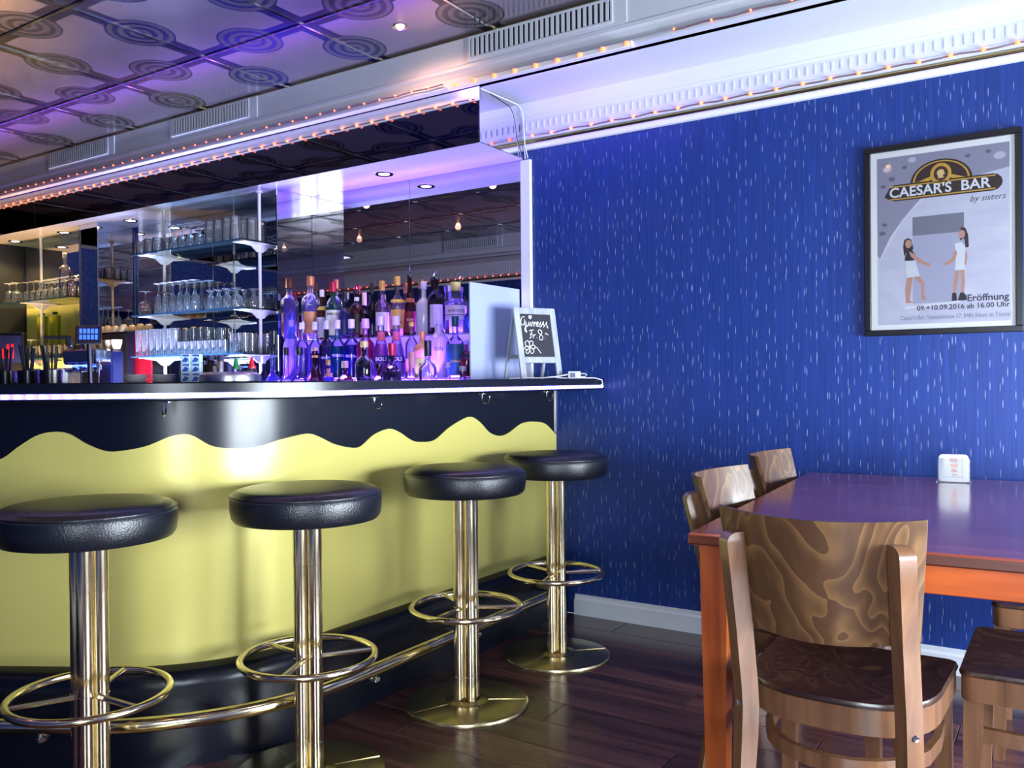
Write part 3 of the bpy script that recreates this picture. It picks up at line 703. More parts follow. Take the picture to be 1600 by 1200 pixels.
# white end post of the mirror wall
ep = MB().bbox(-2.281, -2.222, YW - .022, YW - .0005, TOP, ZB - .004, .004).build('end_post', M['white_gloss']); tag(ep, 'white vertical trim post at the right end of the bar mirrors', 'post')
cb = MB().tube([(-2.262, 3.225, 2.452), (-2.25, 3.36, 2.449), (-2.236, 3.50, 2.445), (-2.232, 3.535, 2.42), (-2.236, 3.55, 2.36), (-2.238, 3.56, 2.30), (-2.246, 3.572, 2.26), (-2.25, 3.585, 2.204)], .003, 6).tube([(-2.236, 3.553, 2.32), (-2.24, 3.566, 2.27), (-2.234, 3.583, 2.204)], .0025, 6).build('cable', M['cable'], None, True)
tag(cb, 'white cable running down the mirrored canopy end to the white post', 'cable')

# back counter and left-hand wall parts
bk = thing('back_counter', 'dark back counter under the mirrors, mostly hidden behind the bar', 'counter', (0, 0, 0))
MB().box(-6.92, -2.45, 3.02, YW - .001, 0, BZ - .03).build('carcass', M['dark'], bk)
MB().bbox(-6.92, -2.45, 2.99, YW - .001, BZ - .03, BZ, .003).build('worktop', M['black_gloss'], bk)
for k in range(7): MB().bbox(-6.88 + k * .6, -6.30 + k * .6, 3.0, 3.018, .12, BZ - .05, .002).build('cabinet_door', M['dark'], bk)
o = struct(MB().box(-8.18, -6.93, 3.30, YW - .001, 0, ZB - .001).build('wall_pier', pmat('black_wall', srgb(8, 8, 12), .6)))
o = MB().bbox(-6.91, -5.70, YW - .008, YW - .0005, 1.24, 1.715, .001).build('splash_panel', M['lime']); tag(o, 'yellow-green wall panel behind the wine glasses at left', 'panel')

# ------------------------------------------------------------------ chairs
def seat_outline(k=1.0, n=10):
    pts = []
    hw, fy = .205 * k, .205 * k
    for i in range(5): a = i * pi / 8; pts.append((hw - .025 + .025 * cos(a), fy - .025 + .025 * sin(a)))
    for i in range(5): a = pi / 2 + i * pi / 8; pts.append((-hw + .025 + .025 * cos(a), fy - .025 + .025 * sin(a)))
    for i in range(1, 2 * n): 
        a = pi + i * pi / (2 * n); ca, sa = cos(a), sin(a)
        pts.append((hw * .97 * math.copysign(abs(ca) ** .72, ca), .02 - (.215 * k + .0) * abs(sa) ** .72 * 1.0))
    return pts
def make_chair():
    t = thing('dining_chair', '', 'chair')
    out = seat_outline(); n = len(out)
    rows = []
    for f_, z in ((1.0, .449), (1.005, .454), (.99, .461), (.8, .458), (.45, .452), (.02, .450)): rows.append([(x * f_, y * f_, z) for x, y in out + out[:1]])
    m = MB().grid(rows); m.add([(x, y, .449) for x, y in out], [tuple(range(n))]); m.build('seat', M['wood_seat'], t, True)
    ap = seat_outline(.985); vs = [(x, y, z) for z in (.394, .4488) for x, y in ap]; ai = seat_outline(.87); vs += [(x, y, z) for z in (.394, .4488) for x, y in ai]
    fs = []
    for i in range(n):
        j = (i + 1) % n; fs += [(i, j, n + j, n + i), (2 * n + i, 3 * n + i, 3 * n + j, 2 * n + j), (i, 2 * n + i, 2 * n + j, j), (n + i, n + j, 3 * n + j, 3 * n + i)]
    MB().add(vs, fs).build('seat_frame', M['wood_chair'], t, True)
    for s in (-1, 1):   # front legs
        rows = []
        for z, x, y, h in ((0, .180, .188, .014), (.2, .176, .182, .017), (.39, .172, .176, .020), (.448, .172, .176, .020)):
            rows.append([(s * x + a * h, y + b * h, z) for a, b in ((-1, -1), (1, -1), (1, 1), (-1, 1), (-1, -1))])
        m = MB().grid(rows); m.add(rows[0][:4], [(0, 1, 2, 3)]); m.build('leg', M['wood_chair'], t)
        MB().lathe([(.011, 0), (.011, .004), (0, .004)], (s * .18, .188, -.0005), 12).build('leg_glide', M['steel'], t)
        # rear leg and back post in one bent piece
        be = R(42); en = Vector((s * sin(be), -cos(be))); et = Vector((cos(be), s * sin(be)))      # posts are turned square to the curved back
        pts = [(s * .172, -.262, 0), (s * .165, -.230, .2), (s * .161, -.212, .36), (s * .160, -.209, .42), (s * .160, -.216, .47), (s * .160, -.247, .60), (s * .161, -.272, .70), (s * .162, -.2925, .782)]
        def crn(x, y, z, hx, hy, a, b, dn=0): p = Vector((x, y)) + et * a * hx - en * b * hy - en * dn; return (p.x, p.y, z)
        SQ = ((-1, -1), (1, -1), (1, 1), (-1, 1), (-1, -1))
        rows = []
        for i, (x, y, z) in enumerate(pts):
            hx, hy = (.0175, .0195) if i > 1 else (.0145, .016)
            rows.append([crn(x, y, z, hx, hy, a, b) for a, b in SQ])
        x, y, z = pts[-1]
        for k in range(1, 6):   # top rounded off on the outer face
            a_ = k * pi / 10
            rows.append([crn(x, y, z + (.022 * sin(a_)), .0175, .0195, a, b, .024 * (1 - cos(a_)) if b < 0 else 0) for a, b in SQ])
        m = MB().grid(rows); m.add(rows[0][:4], [(0, 1, 2, 3)]); m.add(rows[-1][:4], [(0, 1, 2, 3)]); m.build('rear_leg', M['wood_chair'], t, True)
        bp_ = Vector((s * .160, -.209)) + en * .0195
        MB().lathe([(0, .004), (.006, .003), (.0085, 0)], (0, 0, 0), 14, mat=Matrix.Translation((bp_.x, bp_.y, .423)) @ en.to_3d().to_track_quat('Z', 'Y').to_matrix().to_4x4()).build('bolt', M['chrome'], t, True)
    # curved backrest panel
    rows_f = []; rows_b = []
    for j in range(9):
        f_ = j / 8; z0 = .603 + f_ * (.845 - .603); hw = .180 + .021 * f_
        rf = []; rb = []
        for i in range(19):
            u = -1 + i / 9; x = u * hw; zz = z0 + (.006 * u * u if j == 8 else 0) - (.0 if j else .010 * (1 - u * u)) ; y = -.330 + .24 * (.84 - zz) + .078 * u * u
            rf.append((x, y + .0055, zz)); rb.append((x, y - .0055, zz))
        rows_f.append(rf); rows_b.append(rb)
    loop = []
    nr, nc = 9, 19; vs = [p for r in rows_f for p in r] + [p for r in rows_b for p in r]; fs = []; o = nr * nc
    for i in range(nr - 1):
        for k in range(nc - 1): a = i * nc + k; fs += [(a, a + 1, a + nc + 1, a + nc), (o + a, o + a + nc, o + a + nc + 1, o + a + 1)]
    for k in range(nc - 1): fs += [(k, o + k, o + k + 1, k + 1), ((nr - 1) * nc + k, (nr - 1) * nc + k + 1, o + (nr - 1) * nc + k + 1, o + (nr - 1) * nc + k)]
    for i in range(nr - 1): fs += [(i * nc, (i + 1) * nc, o + (i + 1) * nc, o + i * nc), (i * nc + nc - 1, o + i * nc + nc - 1, o + (i + 1) * nc + nc - 1, (i + 1) * nc + nc - 1)]
    MB().add(vs, fs).build('backrest', M['veneer'], t, True)
    # bentwood stretcher hoop under the seat
    hp = [(-.172, .17, .315), (-.176, .06, .315)] + [(.172 * cos(a), .02 + .185 * sin(a), .315) for a in [pi + k * pi / 12 for k in range(1, 12)]] + [(.176, .06, .315), (.172, .17, .315)]
    MB().sweep(hp, .016, .032).build('stretcher_hoop', M['wood_chair'], t, True)
    return t
ch0 = make_chair()
TR = R(3.5)
chairs = [((-.431, 2.025), 0, 'brown wooden chair in the foreground, its figured back turned to the camera'),
          ((-.600, 2.437), -pi / 2, 'brown wooden chair on the left side of the table, the nearer of two'),
          ((-.655, 3.12), -pi / 2, 'brown wooden chair on the left side of the table, next to the blue wall'),
          ((-.015, 2.36), pi / 2, 'brown wooden chair at the right edge, its dark seat pushed under the table'),
          ((.0, 3.05), pi / 2, 'brown wooden chair under the far right of the table, mostly hidden')]
for i, (p, rz, lb) in enumerate(chairs):
    if i == 0: o = ch0; o.location = (*p, 0); o['label'] = lb
    else: o = dup(ch0, (*p, 0), rz, lb)
    o['group'] = 'wooden chairs round the table'

# ------------------------------------------------------------------ table
tb = thing('dining_table', 'large red-brown wooden dining table with orange-stained legs and apron', 'table', (-.777, 1.956, 0), TR)
TW, TD = 1.0, 1.485
m = MB().bbox(0, TW, 0, TD, .7215, .75, .004); m.build('tabletop', M['table_top'], tb)
MB().bbox(-.0006, TW + .0006, -.0006, TD + .0006, .7225, .7475, .003).build('edge_band', M['table_edge'], tb)
for x, y in ((.022, .022), (TW - .087, .022), (.022, TD - .087), (TW - .087, TD - .087)):
    rows = []
    for z, h in ((0, .022), (.6, .0315), (.7215, .0325)):
        cx, cyy = x + .0325, y + .0325
        rows.append([(cx + a * h, cyy + b * h, z) for a, b in ((-1, -1), (1, -1), (1, 1), (-1, 1), (-1, -1))])
    mm = MB().grid(rows); mm.add(rows[0][:4], [(0, 1, 2, 3)]); mm.build('leg', M['table_leg'], tb)
for a in ((.08, TW - .08, .035, .057), (.08, TW - .08, TD - .057, TD - .035)): MB().bbox(a[0], a[1], a[2], a[3], .655, .7215, .002).build('apron', M['table_apron'], tb)
for a in ((.035, .057, .08, TD - .08), (TW - .057, TW - .035, .08, TD - .08)): MB().bbox(a[0], a[1], a[2], a[3], .655, .7215, .002).build('apron', M['table_apron'], tb)

# menu stand with beer mats
ms = thing('beer_mat_holder', 'clear holder of white beer mats standing on the table by the blue wall', 'holder', (-.352, 3.35, .75), R(6))
def rrect(x0, x1, z0, z1, r, n=5):
    pts = []
    for cx, cz, a in ((x1 - r, z1 - r, 0), (x0 + r, z1 - r, pi / 2), (x0 + r, z0 + r, pi), (x1 - r, z0 + r, 3 * pi / 2)):
        for k in range(n + 1): pts.append((cx + r * cos(a + k * pi / 2 / n), cz + r * sin(a + k * pi / 2 / n)))
    return pts
RX = Matrix.Rotation(R(90), 4, 'X')
def flat(poly, y, th, mat=None): return MB().prism(poly, -y, -y + th, mat=RX) # stands in XZ, faces -Y at depth y
MB().bbox(-.055, .055, -.028, .028, 0, .003, .001).build('holder_base', M['clear'], ms)
flat(rrect(-.05, .05, .003, .085, .006), -.022, .002).build('holder_plate', M['clear'], ms)
for k in range(5):
    o = flat(rrect(-.046, .046, .0035, .0965, .013), -.019 + k * .0045, .0016).build('beer_mat', M['paper'], None); o.location = ms.location; o.rotation_euler = ms.rotation_euler
    tag(o, 'front white beer mat with a red and orange print' if k == 0 else 'plain white beer mat in the clear holder, %s' % ('', 'just behind the printed one', 'middle of the five', 'second from the wall', 'nearest the wall')[k], 'beer mat', 'beer mats in the table holder')
    if k == 0:
        for (a, b, c_, d, col) in ((-.012, .012, .070, .084, (205, 40, 40)), (-.010, .014, .052, .066, (235, 120, 30)), (-.008, .010, .036, .048, (200, 30, 40)), (-.006, .012, .024, .031, (230, 140, 40)), (-.028, .028, .019, .0205, (90, 60, 140)), (.026, .0262, .008, .088, (240, 170, 90))):
            flat(rrect(a, b, c_, d, .0008 if d - c_ < .003 or b - a < .003 else .004), -.0207, .0003).build('print', colmat(col), o)

# ------------------------------------------------------------------ framed poster on the blue wall
PX0, PX1, PZ0, PZ1 = -.683, -.150, 1.277, 2.010
po = thing('framed_poster', 'black-framed bar poster with a gold and brown sign and two standing women', 'poster', ((PX0 + PX1) / 2, YW - .001, (PZ0 + PZ1) / 2))
hw, hh = (PX1 - PX0) / 2, (PZ1 - PZ0) / 2
PM = lambda z: Matrix.Rotation(R(90), 4, 'X') @ Matrix.Translation((0, 0, z))   # local x right, y up, z out of the wall
fb = .022
m = MB(); 
for (x0, x1, y0, y1) in ((-hw, hw, hh - fb, hh), (-hw, hw, -hh, -hh + fb), (-hw, -hw + fb, -hh + fb, hh - fb), (hw - fb, hw, -hh + fb, hh - fb)): m.bbox(x0, x1, y0, y1, 0, .028, .002, mat=RX)
m.build('frame', M['frame_black'], po)
M['mat_board'] = pmat('mat_board', srgb(246, 246, 252), .45); 
MB().box(-hw + fb, hw - fb, -hh + fb, hh - fb, .004, .012, mat=RX).build('mat_board', M['mat_board'], po)
MB().box(-hw + fb, hw - fb, -hh + fb, hh - fb, .018, .0195, mat=RX).build('cover_glass', M['pane'], po)
def pprint(poly, z, col, parent, name='print', rough=.45):
    return MB().prism(poly, z, z + .0002, mat=RX).build(name, col if not isinstance(col, tuple) else colmat(col, rough), parent)
ax0, ax1, ay0, ay1 = -hw + .045, hw - .040, -hh + .042, hh - .045
def posterbg():
    m, nt, b = newmat('poster_photo_print'); tc = nt.nodes.new('ShaderNodeTexCoord'); mp = nt.nodes.new('ShaderNodeMapping'); mp.inputs['Scale'].default_value = (3, 3, 9)
    nt.links.new(tc.outputs['Object'], mp.inputs[0]); n = nt.nodes.new('ShaderNodeTexNoise'); n.inputs['Scale'].default_value = 2.5; n.inputs['Detail'].default_value = 4; nt.links.new(mp.outputs[0], n.inputs['Vector'])
    nt.links.new(mixc(nt, n.outputs['Fac'], srgb(182, 182, 210), srgb(218, 218, 238)), b.inputs['Base Color']); b.inputs['Roughness'].default_value = .4; return m
pp = MB().box(ax0, ax1, ay0, ay1, .0121, .0123, mat=RX).build('printed_sheet', posterbg(), po)
AW, AH = ax1 - ax0, ay1 - ay0
P = lambda u, v: (ax0 + u * AW, ay0 + v * AH)      # u 0..1 left-right, v 0..1 bottom-top
pprint([P(0, 1), P(1, 1), P(1, .86), P(.75, .83), P(.4, .78), P(.2, .62), P(.02, .40), P(0, .42)], .01235, (148, 146, 172), pp)   # dark corner of the printed photograph
arc = [P(.02, .40), P(.10, .52), P(.2, .62), P(.3, .70), P(.4, .76), P(.5, .80), P(.5, .795), P(.4, .745), P(.3, .685), P(.2, .605), P(.11, .50), P(.035, .40)]
pprint(arc, .01255, (214, 214, 232), pp)
for u, v, s_ in ((.08, .93, .03), (.12, .87, .025), (.22, .93, .02), (.05, .83, .02), (.28, .97, .03), (.93, .93, .04), (.85, .96, .02), (.7, .95, .02), (.04, .55, .025), (.06, .60, .02)):
    pprint([(P(u, v)[0] + s_ * AW * (cos(a) * 1.1), P(u, v)[1] + s_ * AW * sin(a) * .8) for a in [k * pi / 4 + .2 for k in range(8)]], .0126, (104, 102, 130) if s_ < .03 else (190, 190, 212), pp)
pprint([P(.28, .63), P(.67, .63), P(.67, .12), P(.28, .12)], .01235, (172, 172, 202), pp); pprint([P(.28, .63), P(.67, .63), P(.67, .52), P(.28, .52)], .0126, (120, 122, 142), pp)
pprint([P(.02, .28), P(.25, .05), P(.34, .05), P(.10, .34)], .0126, (206, 206, 228), pp)
pprint([P(.22, .105), P(.64, .125), P(.64, .115), P(.22, .09)], .0127, (224, 224, 236), pp)
# sign
def ell(cx, cyy, a, b, n=24, t0=0, t1=2 * pi): return [(P(cx, cyy)[0] + a * AW * cos(t0 + (t1 - t0) * k / n), P(cx, cyy)[1] + b * AW * sin(t0 + (t1 - t0) * k / n)) for k in range(n + (0 if t1 - t0 > 6.2 else 1))]
BR, GD = (48, 28, 26), (208, 160, 62)
sg = pprint(ell(.50, .825, .235, .185, 20, 0, pi), .0127, BR, pp, 'sign'); pprint(ell(.50, .828, .215, .168, 20, 0, pi), .01295, GD, sg); pprint(ell(.50, .830, .200, .155, 20, 0, pi), .0132, BR, sg)
pprint([P(.31, .83), P(.43, .86), P(.43, .84), P(.40, .825)], .0134, GD, sg); pprint([P(.69, .83), P(.57, .86), P(.57, .84), P(.60, .825)], .0134, GD, sg)
bd = [P(.06, .765), P(.10, .815), P(.14, .832), P(.88, .832), P(.915, .826), P(.942, .808), P(.952, .783), P(.942, .76), P(.915, .741), P(.88, .735), P(.14, .735), P(.10, .745)]
pprint(bd, .0134, BR, sg)
pprint([P(.10, .824), P(.90, .824), P(.90, .817), P(.10, .817)], .0137, GD, sg); pprint([P(.10, .750), P(.90, .750), P(.90, .743), P(.10, .743)], .0137, GD, sg)
pprint(ell(.50, .868, .080, .088, 22), .0137, GD, sg); pprint(ell(.50, .868, .055, .062, 22), .0139, (60, 32, 24), sg)
pprint([P(.475, .842), P(.525, .842), P(.515, .853), P(.520, .860), P(.535, .866), P(.522, .872), P(.527, .882), P(.510, .892), P(.485, .890), P(.470, .878), P(.474, .862), P(.482, .852)], .0141, (228, 196, 140), sg)
def ptext(body, u, v, size, col, z=.0143, bold=0, xs=1.0, shear=0, align='CENTER', parent=sg):
    x, y = P(u, v); return textmesh(body, size, colmat(col), 'lettering', parent, Matrix.Rotation(R(90), 4, 'X') @ Matrix.Translation((x, y, z)), bold, .0001, align=align, xs=xs, shear=shear)
ptext("CAESAR'S", .34, .782, .052, (226, 228, 240), bold=.0011, xs=.98); ptext('BAR', .755, .782, .052, (226, 228, 240), bold=.0011, xs=1.02)
ptext('by sisters', .84, .70, .032, (70, 68, 86), z=.0131, xs=.95, shear=.35, parent=pp)
ptext('Eröffnung', .99, .135, .035, (56, 54, 74), z=.0131, bold=.0006, align='RIGHT', parent=pp)
ptext('09.+10.09.2016 ab 16.00 Uhr', .995, .090, .026, (56, 54, 74), z=.0131, bold=.0004, align='RIGHT', parent=pp)
ptext("Caesar's Bar, Tösstalstrasse 57, 8486 Rikon im Tösstal", 1.0, .036, .0225, (128, 126, 158), z=.0131, align='RIGHT', parent=pp, xs=.74)
# the two printed women
SK, HR = (196, 146, 132), (52, 34, 36)
g = pprint([P(.205, .46), P(.215, .50), P(.245, .51), P(.27, .50), P(.285, .45), P(.275, .42), P(.25, .41), P(.24, .44), P(.215, .40)], .0128, HR, pp, 'printed_figure')
pprint(ell(.248, .475, .026, .036, 14), .013, SK, g); pprint([P(.215, .38), P(.235, .435), P(.27, .44), P(.30, .41), P(.29, .375), P(.23, .375)], .013, (40, 36, 48), g)
pprint([P(.25, .43), P(.29, .415), P(.34, .38), P(.42, .345), P(.425, .335), P(.39, .338), P(.33, .36), P(.27, .395)], .0132, SK, g)
pprint([P(.225, .375), P(.30, .375), P(.335, .28), P(.23, .275)], .013, (216, 218, 232), g)
pprint([P(.235, .28), P(.28, .28), P(.265, .20), P(.255, .14), P(.295, .125), P(.225, .125), P(.22, .20)], .0129, SK, g); pprint([P(.285, .28), P(.33, .28), P(.37, .24), P(.365, .17), P(.39, .13), P(.345, .145), P(.345, .23)], .0129, SK, g)
g = pprint([P(.635, .52), P(.65, .545), P(.68, .54), P(.70, .50), P(.705, .43), P(.68, .425), P(.67, .48), P(.64, .47)], .0128, HR, pp, 'printed_figure')
pprint(ell(.652, .505, .026, .036, 14), .013, SK, g)
pprint([P(.60, .455), P(.65, .46), P(.68, .43), P(.675, .36), P(.675, .30), P(.60, .30), P(.61, .38)], .013, (220, 222, 236), g)
pprint([P(.605, .42), P(.58, .37), P(.52, .345), P(.515, .335), P(.55, .335), P(.60, .355), P(.62, .40)], .0132, SK, g); pprint([P(.68, .42), P(.695, .38), P(.68, .32), P(.672, .34), P(.678, .38)], .0132, SK, g)
pprint([P(.605, .305), P(.635, .305), P(.62, .22), P(.605, .165), P(.585, .165), P(.59, .23)], .0129, SK, g); pprint([P(.64, .305), P(.67, .305), P(.675, .23), P(.665, .165), P(.645, .165), P(.65, .23)], .0129, SK, g)
pprint([P(.58, .17), P(.61, .17), P(.615, .125), P(.575, .125)], .0131, (40, 30, 40), g); pprint([P(.64, .17), P(.665, .17), P(.685, .15), P(.69, .125), P(.62, .125)], .0131, (40, 34, 46), g)

# ------------------------------------------------------------------ chalkboard easel on the bar top
BP = Vector((-2.075, 3.255, TOP)); bn = Vector((.89, -.455, 0)).normalized(); ang = math.atan2(bn.y, bn.x) + pi / 2
eb = thing('chalkboard_easel', 'small grey A-frame chalkboard lettered in white, standing on the bar top', 'chalkboard', BP, ang)
LN = R(12)     # lean of the front frame
FM = Matrix.Rotation(R(90) - LN, 4, 'X')   # x right, y up the board, z towards the viewer
BW, BH = .222, .335
m = MB()
for (x0, x1, y0, y1) in ((0, .030, 0, BH), (BW - .030, BW, 0, BH), (.030, BW - .030, BH - .030, BH), (.030, BW - .030, .075, .103)): m.bbox(x0, x1, y0, y1, -.006, .006, .002, mat=FM)
m.build('front_frame', M['grey_wood'], eb)
MB().box(.026, BW - .026, .095, BH - .026, -.003, .001, mat=FM).build('slate', M['slate'], eb)
ZL = FM @ Vector((0, BH, 0))
m = MB()
for x in (.012, BW - .012): m.sweep([(x, ZL.y + .008, ZL.z - .01), (x, ZL.y + .095, .002)], .014, .010, upv=(0, 1, 0))
m.sweep([(.012, ZL.y + .062, .105), (BW - .012, ZL.y + .062, .105)], .008, .018); m.build('rear_frame', M['grey_wood'], eb)
def chalkpt(x, y):   # photo-crop grid to board coordinates
    v = (690 - y) / (690 - 172); u = (x - (280 - 60 * v)) / ((700 - 65 * v) - (280 - 60 * v)); return FM @ Vector((.030 + u * (BW - .06), .103 + v * (BH - .133), .0022))
strokes = [[(290, 212), (265, 206), (242, 235), (236, 275), (246, 305), (266, 305), (284, 278), (288, 240), (285, 265), (296, 320), (306, 365), (316, 392), (298, 384), (288, 350), (300, 335), (326, 322)],
 [(306, 262), (312, 300), (325, 318), (340, 300), (345, 266), (348, 300), (356, 318)], [(368, 268), (372, 300), (380, 318)],
 [(386, 322), (392, 272), (406, 268), (414, 300), (416, 322)], [(416, 322), (424, 276), (440, 270), (448, 300), (450, 320)], [(452, 300), (470, 290), (474, 268), (460, 266), (454, 292), (464, 318), (484, 312)],
 [(484, 312), (512, 262), (500, 290), (520, 306), (506, 324), (488, 320)], [(520, 314), (548, 258), (546, 290), (560, 312), (545, 328)], [(560, 316), (592, 262), (590, 300), (606, 318), (596, 332), (612, 334)],
 [(348, 378), (376, 366), (412, 366)], [(384, 372), (372, 420), (370, 458), (350, 464)], [(356, 420), (396, 412)], [(404, 464), (402, 424), (410, 436), (424, 420), (436, 424)], [(452, 454), (456, 456)],
 [(520, 380), (494, 358), (472, 376), (484, 404), (516, 424), (538, 452), (524, 482), (496, 478), (488, 452), (506, 420), (524, 392), (512, 364)], [(566, 434), (568, 437)], [(564, 466), (567, 468)], [(566, 412), (584, 402), (596, 414), (612, 420)],
 [(344, 196), (352, 192), (362, 204), (374, 190), (384, 198), (376, 216), (362, 230), (350, 216), (344, 200), (364, 214)],
 [(352, 568), (310, 560), (290, 530), (300, 506), (330, 496), (346, 520), (352, 562)], [(352, 562), (354, 510), (378, 498), (398, 514), (392, 544), (356, 566)], [(350, 572), (306, 566), (284, 580), (296, 604), (330, 596), (350, 576)],
 [(354, 574), (316, 610), (300, 632), (326, 650), (344, 628), (356, 580)], [(358, 576), (360, 620), (376, 650), (400, 638), (408, 610), (380, 584), (358, 574)], [(362, 566), (400, 548), (424, 560), (420, 590), (394, 590)], [(420, 570), (450, 578), (480, 612), (508, 646)]]
m = MB()
for st in strokes:
    pts = [Vector(chalkpt(*q)) for q in st]
    # smooth the hand-drawn line
    sm_ = []
    for i in range(len(pts) - 1):
        p_ = [pts[max(i - 1, 0)], pts[i], pts[i + 1], pts[min(i + 2, len(pts) - 1)]]
        for k in range(3):
            u = k / 3; sm_.append(.5 * ((2 * p_[1]) + (p_[2] - p_[0]) * u + (2 * p_[0] - 5 * p_[1] + 4 * p_[2] - p_[3]) * u * u + (3 * p_[1] - p_[0] - 3 * p_[2] + p_[3]) * u ** 3))
    sm_.append(pts[-1]); m.tube(sm_, .0019, 5)
tag(m.build('chalk_writing', M['chalk'], eb), 'white chalk lettering reading Guinness Fr. 8.- with a four-leaf clover')
ad = thing('led_adapter', 'small white power adapter with a looped cable at the right end of the bar top', 'adapter', (-1.905, 3.44, TOP), R(20))
MB().bbox(-.028, .028, -.014, .014, 0, .034, .003).build('adapter_body', M['white_gloss'], ad)
MB().box(-.018, .006, -.0148, -.0138, .008, .027).build('rating_label', colmat((110, 112, 150)), ad)
MB().tube([(.028, 0, .022), (.045, -.005, .024), (.058, -.004, .018), (.05, -.004, .010), (.03, -.002, .009)], .0028, 6).build('cable_loop', M['cable'], ad, True)
lc = MB().tube([(-2.02, 3.33, TOP + .004), (-1.98, 3.37, TOP + .010), (-1.95, 3.40, TOP + .004), (-1.90, 3.47, TOP + .004), (-1.85, 3.53, TOP + .003), (-1.822, 3.55, TOP - .006), (-1.818, 3.55, TOP - .024), (-1.828, 3.54, TOP - .034)], .003, 6).build('cable', M['cable'], None, True)
tag(lc, 'white cable curling over the right end of the bar top into the light strip', 'cable')
lc = MB().tube([(-2.13, 3.24, TOP + .004), (-2.06, 3.27, TOP + .007), (-2.02, 3.34, TOP + .0045), (-1.98, 3.37, TOP + .008), (-1.93, 3.425, TOP + .02)], .003, 6).build('cable', M['cable'], None, True)
tag(lc, 'white cable lying under the chalkboard easel towards the adapter', 'cable')
# white upright panel on the bar end
wp = MB().bbox(-2.296, -2.286, 3.165, YW - .026, TOP, 1.566, .002).build('side_screen', M['white_panel']); tag(wp, 'glossy white upright screen on the bar end beside the bottles', 'screen')

# ------------------------------------------------------------------ lit bottle steps
SX0, SX1 = -3.735, -2.46
T1Y, T1Z, T2Y, T2Z, T3Y, T3Z = 3.50, 1.355, 3.385, 1.135, 3.265, BZ
bs = thing('bottle_steps', 'stepped bottle rack of frosted acrylic lit violet from inside', 'rack', (0, 0, 0))
M['riser'] = pmat('lit_acrylic_riser', (.6, .5, .95, 1), .3, emit=(.15, .06, 1, 1), estr=1.1)
MB().bbox(SX0, SX1, 3.447, YW - .01, T1Z - .008, T1Z, .001).build('step_tread', M['acrylic'], bs); MB().bbox(SX0, SX1, 3.333, 3.447, T2Z - .008, T2Z, .001).build('step_tread', M['acrylic'], bs)
MB().bbox(SX0, SX1, 3.445, 3.449, T2Z, T1Z - .008, .001).build('step_riser', M['riser'], bs); MB().bbox(SX0, SX1, 3.331, 3.335, BZ, T2Z - .008, .001).build('step_riser', M['riser'], bs)
for y, z in ((3.441, T2Z + .004), (3.327, BZ + .004)): MB().bbox(SX0 + .02, SX1 - .02, y - .003, y + .003, z - .003, z + .004, .001).build('led_bar', M['violet_led'], bs)
vl = area('violet_rack_light', ((SX0 + SX1) / 2, 3.29, BZ + .03), (R(180), 0, 0), SX1 - SX0 - .05, .03, 58, (.20, .075, 1)); vl.parent = bs
vl = area('violet_rack_light', ((SX0 + SX1) / 2, 3.565, T1Z + .012), (R(180), 0, 0), SX1 - SX0 - .05, .02, 26, (.20, .075, 1)); vl.parent = bs
MB().bbox(SX0 + .02, SX1 - .02, 3.575, 3.583, T1Z, T1Z + .008, .001).build('led_bar', M['violet_led'], bs)
# violet light tape behind the bar edge, shining up at the canopy
lb_ = thing('added_light_tube', 'added unseen cool white light tube on the back counter, brightening the glass shelves', 'light', (-4.4, 3.06, BZ))  # added lamp, hidden behind the bar, to brighten shelves and glasses
MB().tube([(-.5, 0, .014), (.5, 0, .014)], .008, 8).build('glowing_tube', pmat('cool_tube', (1, 1, 1, 1), .4, emit=(.45, .55, 1, 1), estr=8), lb_)
for x in (-.51, .5): MB().bbox(x, x + .01, -.012, .012, 0, .026, .002).build('tube_end', M['chrome'], lb_)
area('shelf_fill_light', (0, 0, .03), (R(154), 0, 0), 1.0, .03, 40, (.46, .54, 1)).parent = lb_
lb_ = thing('added_light_tube', 'added unseen warm light tube on the back counter, yellowing the left canopy underside', 'light', (-6.4, 3.06, BZ))  # added lamp, out of sight, to throw warm light up at the left soffit
MB().tube([(-.45, 0, .014), (.45, 0, .014)], .008, 8).build('glowing_tube', pmat('warm_tube', (1, 1, 1, 1), .4, emit=(1, .62, .25, 1), estr=8), lb_)
for x in (-.46, .45): MB().bbox(x, x + .01, -.012, .012, 0, .026, .002).build('tube_end', M['chrome'], lb_)
area('warm_fill_light', (0, 0, .03), (R(160), 0, 0), .9, .03, 26, (1, .60, .22)).parent = lb_
vt = thing('light_tape', 'violet light tape on the inner edge of the bar top', 'lights', (0, 0, 0))
along([(-.3612, 1.086), (-.3640, 1.086), (-.3640, 1.112), (-.3612, 1.112)], 'led_tape', M['violet_led'], vt, .05, 1.7)

